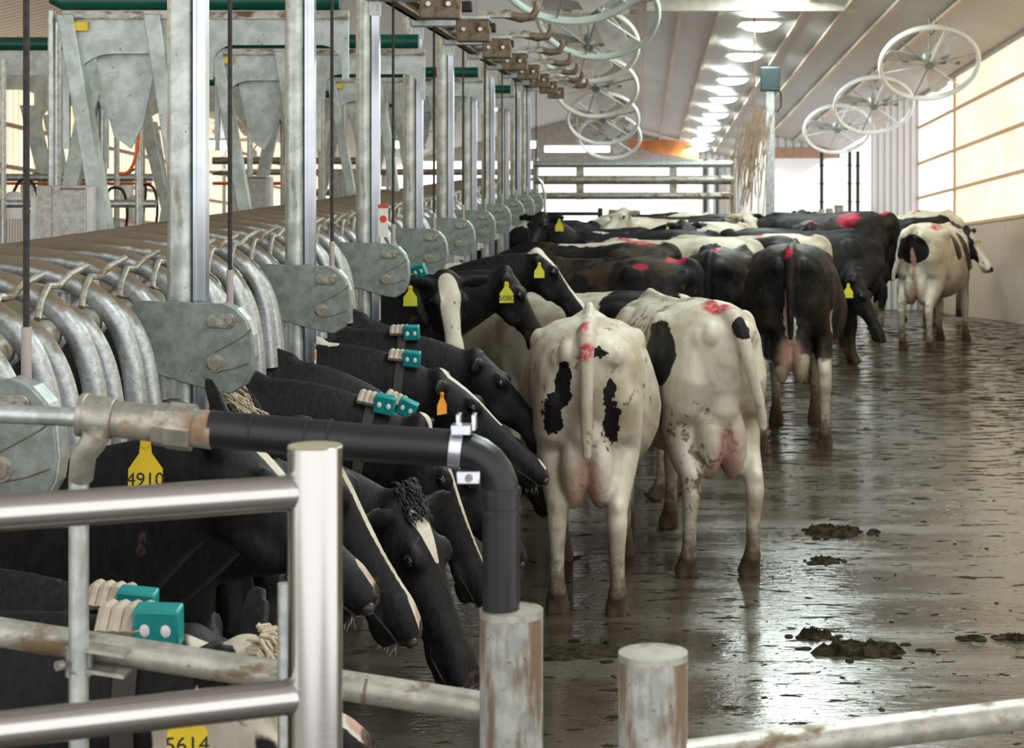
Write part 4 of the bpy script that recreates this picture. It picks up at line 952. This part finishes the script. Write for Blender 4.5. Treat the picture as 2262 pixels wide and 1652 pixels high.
lane_cow('black cow with pink udder and white lower legs, seen from behind', 1.17, 14.55, 84, B_(seed=22, brown=.55, amp=.06, legs_white=.66, patches=[(-.55, -.21, .88, .07, .1, .16), (-.8, 0, .9, .05, .05, .2)], reds=[(-.88, .02, 1.40, .06, .05, .06)]),
    hind=((.0, .22), (.06, .24)), front=((.0, .15), (.14, .15)), vox=.016, udder=1.3, narrow=1.1, sc=1.07, poll=(1.2, -.1, 1.05), muz=(1.45, -.1, .6), belly=1.12)
lane_cow('dark cow with a tagged head lowered to the floor', 1.05, 20.5, 5, B_(seed=23, amp=.05, udder=False, blaze=[]), poll=at(1893, 612, 20.2), muz=at(1955, 752, 20.0), wp=True, tagm='lemon', tagear=1, vox=.02, tag_s=1.5, tagyaw=0.)
lane_cow('black and white cow nearest the right wall, head turned right', 3.2, 21.9, 62, W_(seed=24, mud=.3, amp=.05, patches=[(-.86, 0, 1.17, .2, .2, .17), (-.1, -.3, 1.2, .12, .2, .18), (.25, -.25, 1.1, .16, .25, .25), (.62, 0, 1.1, .22, .4, .7), (1.0, 0, 1.3, .3, .4, .2)], whites2=[(-.90, 0., 1.12, .04, .03, .05)], reds=[(-.5, -.17, 1.42, .16, .08, .06), (-.8, .07, 1.45, .08, .06, .07)], blaze_f=[(.25, .95, .07, .06, 6)]),
    hind=((.0, .17), (-.02, .17)), front=((.0, .15), (.08, .15)), vox=.02, poll=at(2136, 505, 23.0), muz=at(2192, 596, 22.8), wp=True, tagm='yellow', tagear=1, tag_s=1.0, tail_side=.22)
# herd in the far holding pen
def far(label, X, Y, h, ca, **kw):
    kw.setdefault('vox', .024); ca.setdefault('udder', False)
    ca['reds'] = [(a, b, c, d * .75, e * .75, f) for a, b, c, d, e, f in ca.get('reds', [])]
    return lane_cow(label, X, Y, h, ca, near=False, **kw)
LOW = dict(poll=(1.1, 0, 1.05), muz=(1.35, 0, .62))
far('broad brown black cow standing crosswise with red paint on her rump', .32, 14.7, 152, B_(seed=30, brown=.9, reds=[(-.72, .03, 1.45, .13, .10, .08), (-.5, .2, 1.38, .09, .07, .06)]), **LOW)
far('brown black cow with a pale ridge and red paint along her back', .20, 17.3, 160, B_(seed=31, brown=.8, patches=[(-.2, 0, 1.44, .5, .06, .05)], reds=[(-.55, 0, 1.46, .2, .16, .06)]), **LOW)
far('black cow with a rounded rump, red line of paint along her spine', .62, 15.9, 75, B_(seed=32, brown=.35, reds=[(-.6, 0, 1.46, .28, .05, .04)]), **LOW)
far('white cow with red dabs whose back shows over the black rump', 1.0, 18.1, 162, W_(seed=33, mud=.1, patches=[(-.5, .2, 1.3, .18, .2, .1), (1., 0, 1.3, .25, .3, .2)], reds=[(.45, 0, 1.43, .12, .12, .06), (.7, 0, 1.4, .1, .1, .1)]), **LOW)
far('white cow with black flank splashes, crosswise beyond the pink uddered cow', 1.72, 18.95, 168, W_(seed=34, mud=.1, patches=[(-.3, .2, 1.42, .3, .13, .12), (-.1, -.2, 1.3, .2, .1, .2)], reds=[(-.2, 0, 1.46, .1, .08, .05)]), **LOW)
far('tall black cow on the left of the pair before the bright doorway', 1.98, 21.7, 75, B_(seed=35, brown=.3, reds=[(-.75, 0, 1.47, .12, .1, .08)]), sc=1.03, **LOW)
far('tall black cow with a big splash of red paint high on her side', 3.1, 24.2, 168, B_(seed=36, brown=.4, legs_white=.3, reds=[(-.35, .2, 1.36, .22, .2, .12), (-.75, 0, 1.45, .1, .1, .07)]), hind=((.0, .17), (.1, .17)), sc=1.05, **LOW)
far('black cow with raised tagged head at the far left of the pen', .7, 20.1, 178, B_(seed=37, patches=[(.2, 0, 1.5, .3, .4, .07)]), poll=at(1195, 474, 20.1), muz=at(1165, 552, 19.7), wp=True, tagm='lemon', tagear=0, tag_s=1.3)
far('black cow with a cream shoulder patch behind the raised black head', -.62, 23.0, 172, B_(seed=38, patches=[(.1, 0, 1.4, .14, .4, .2)]), **LOW)
far('cream white cow with head up, standing tall behind the brown backs', 1.15, 22.4, 177, W_(seed=39, mud=.1, patches=[(-.2, .1, 1.42, .3, .1, .04)], reds=[(-.1, 0, 1.47, .1, .06, .03)]), poll=at(1378, 463, 22.4), muz=at(1330, 515, 22.1), wp=True)
far('white cow with a dark back stripe beside the cream white one', .9, 26.3, 172, W_(seed=40, mud=.1, patches=[(-.1, 0, 1.42, .5, .14, .05)]), **LOW)
far('black cow with a rounded back in the middle of the far herd', -1.25, 21.2, 3, B_(seed=41), poll=at(1508, 492, 21.), muz=at(1548, 548, 20.7), wp=True, tagm='lemon', tagear=1, tag_s=1.3)
far('charcoal cow standing crosswise at the back of the middle herd', 1.4, 25.4, 178, B_(seed=42, brown=.3), **LOW)
far('black and white cow lifting its black head beside the zinc post', -.35, 24.1, 3, W_(seed=43, mud=.1, patches=[(.5, 0, 1.2, .3, .4, .4), (1.1, 0, 1.5, .3, .3, .3)]), poll=at(1645, 472, 23.9), muz=at(1682, 522, 23.5), wp=True)
far('black cow with a pale shoulder behind the spotted one by the wall', 3.95, 25.2, 176, B_(seed=44, patches=[(.45, 0, 1.45, .1, .3, .1), (-.4, 0, 1.45, .3, .2, .05)]), poll=(1.05, 0, 1.50), muz=(1.35, .2, 1.25))
far('white backed cow half hidden beyond the spotted one by the wall', 3.75, 25.9, 60, W_(seed=45, mud=.1, patches=[(-.3, -.25, 1.2, .4, .2, .2)], reds=[(-.6, 0, 1.46, .12, .08, .06), (-.2, -.05, 1.45, .1, .06, .05)]), sc=1.05, z=-.04, **LOW)
far('smaller white cow with a dark brown rump behind the white pair', .22, 12.5, 150, W_(seed=46, mud=.05, patches=[(-.55, .1, 1.3, .33, .4, .3)]), hind=((0, .15), (0, .15)), sc=.92, **LOW)
# floor number stickers and warning label on the sixth pole
t = thing('warning_label', 'small white and red warning label on a pole above the plates', 'label', (-1.46, SP * 5 + .0, 1.88))
o = MB().box((.03, -.05, -.08), (.085, -.047, .1)).build('panel', M['sticker'], t); MB().box((.03, -.0515, .08), (.085, -.0495, .1)).build('red_band', M['red'], o)
MB().cyl((.058, -.050, .02), (.058, -.0515, .02), .02, 16).build('red_ring', M['red'], o)
for i, (Y, z) in enumerate(((8.4, 1.30), (10.5, 1.42))):
    t = thing('pole_sticker', 'small orange and white sticker on the %s pole, just under its plate' % ('second', 'third')[i], 'sticker', (-1.515, Y, z))
    MB().box((.088, -.015, -.08), (.0905, .012, .09)).build('panel', M['sticker'], t); MB().box((.0895, -.016, .05), (.092, .012, .085)).build('orange_band', M['otag'], t)
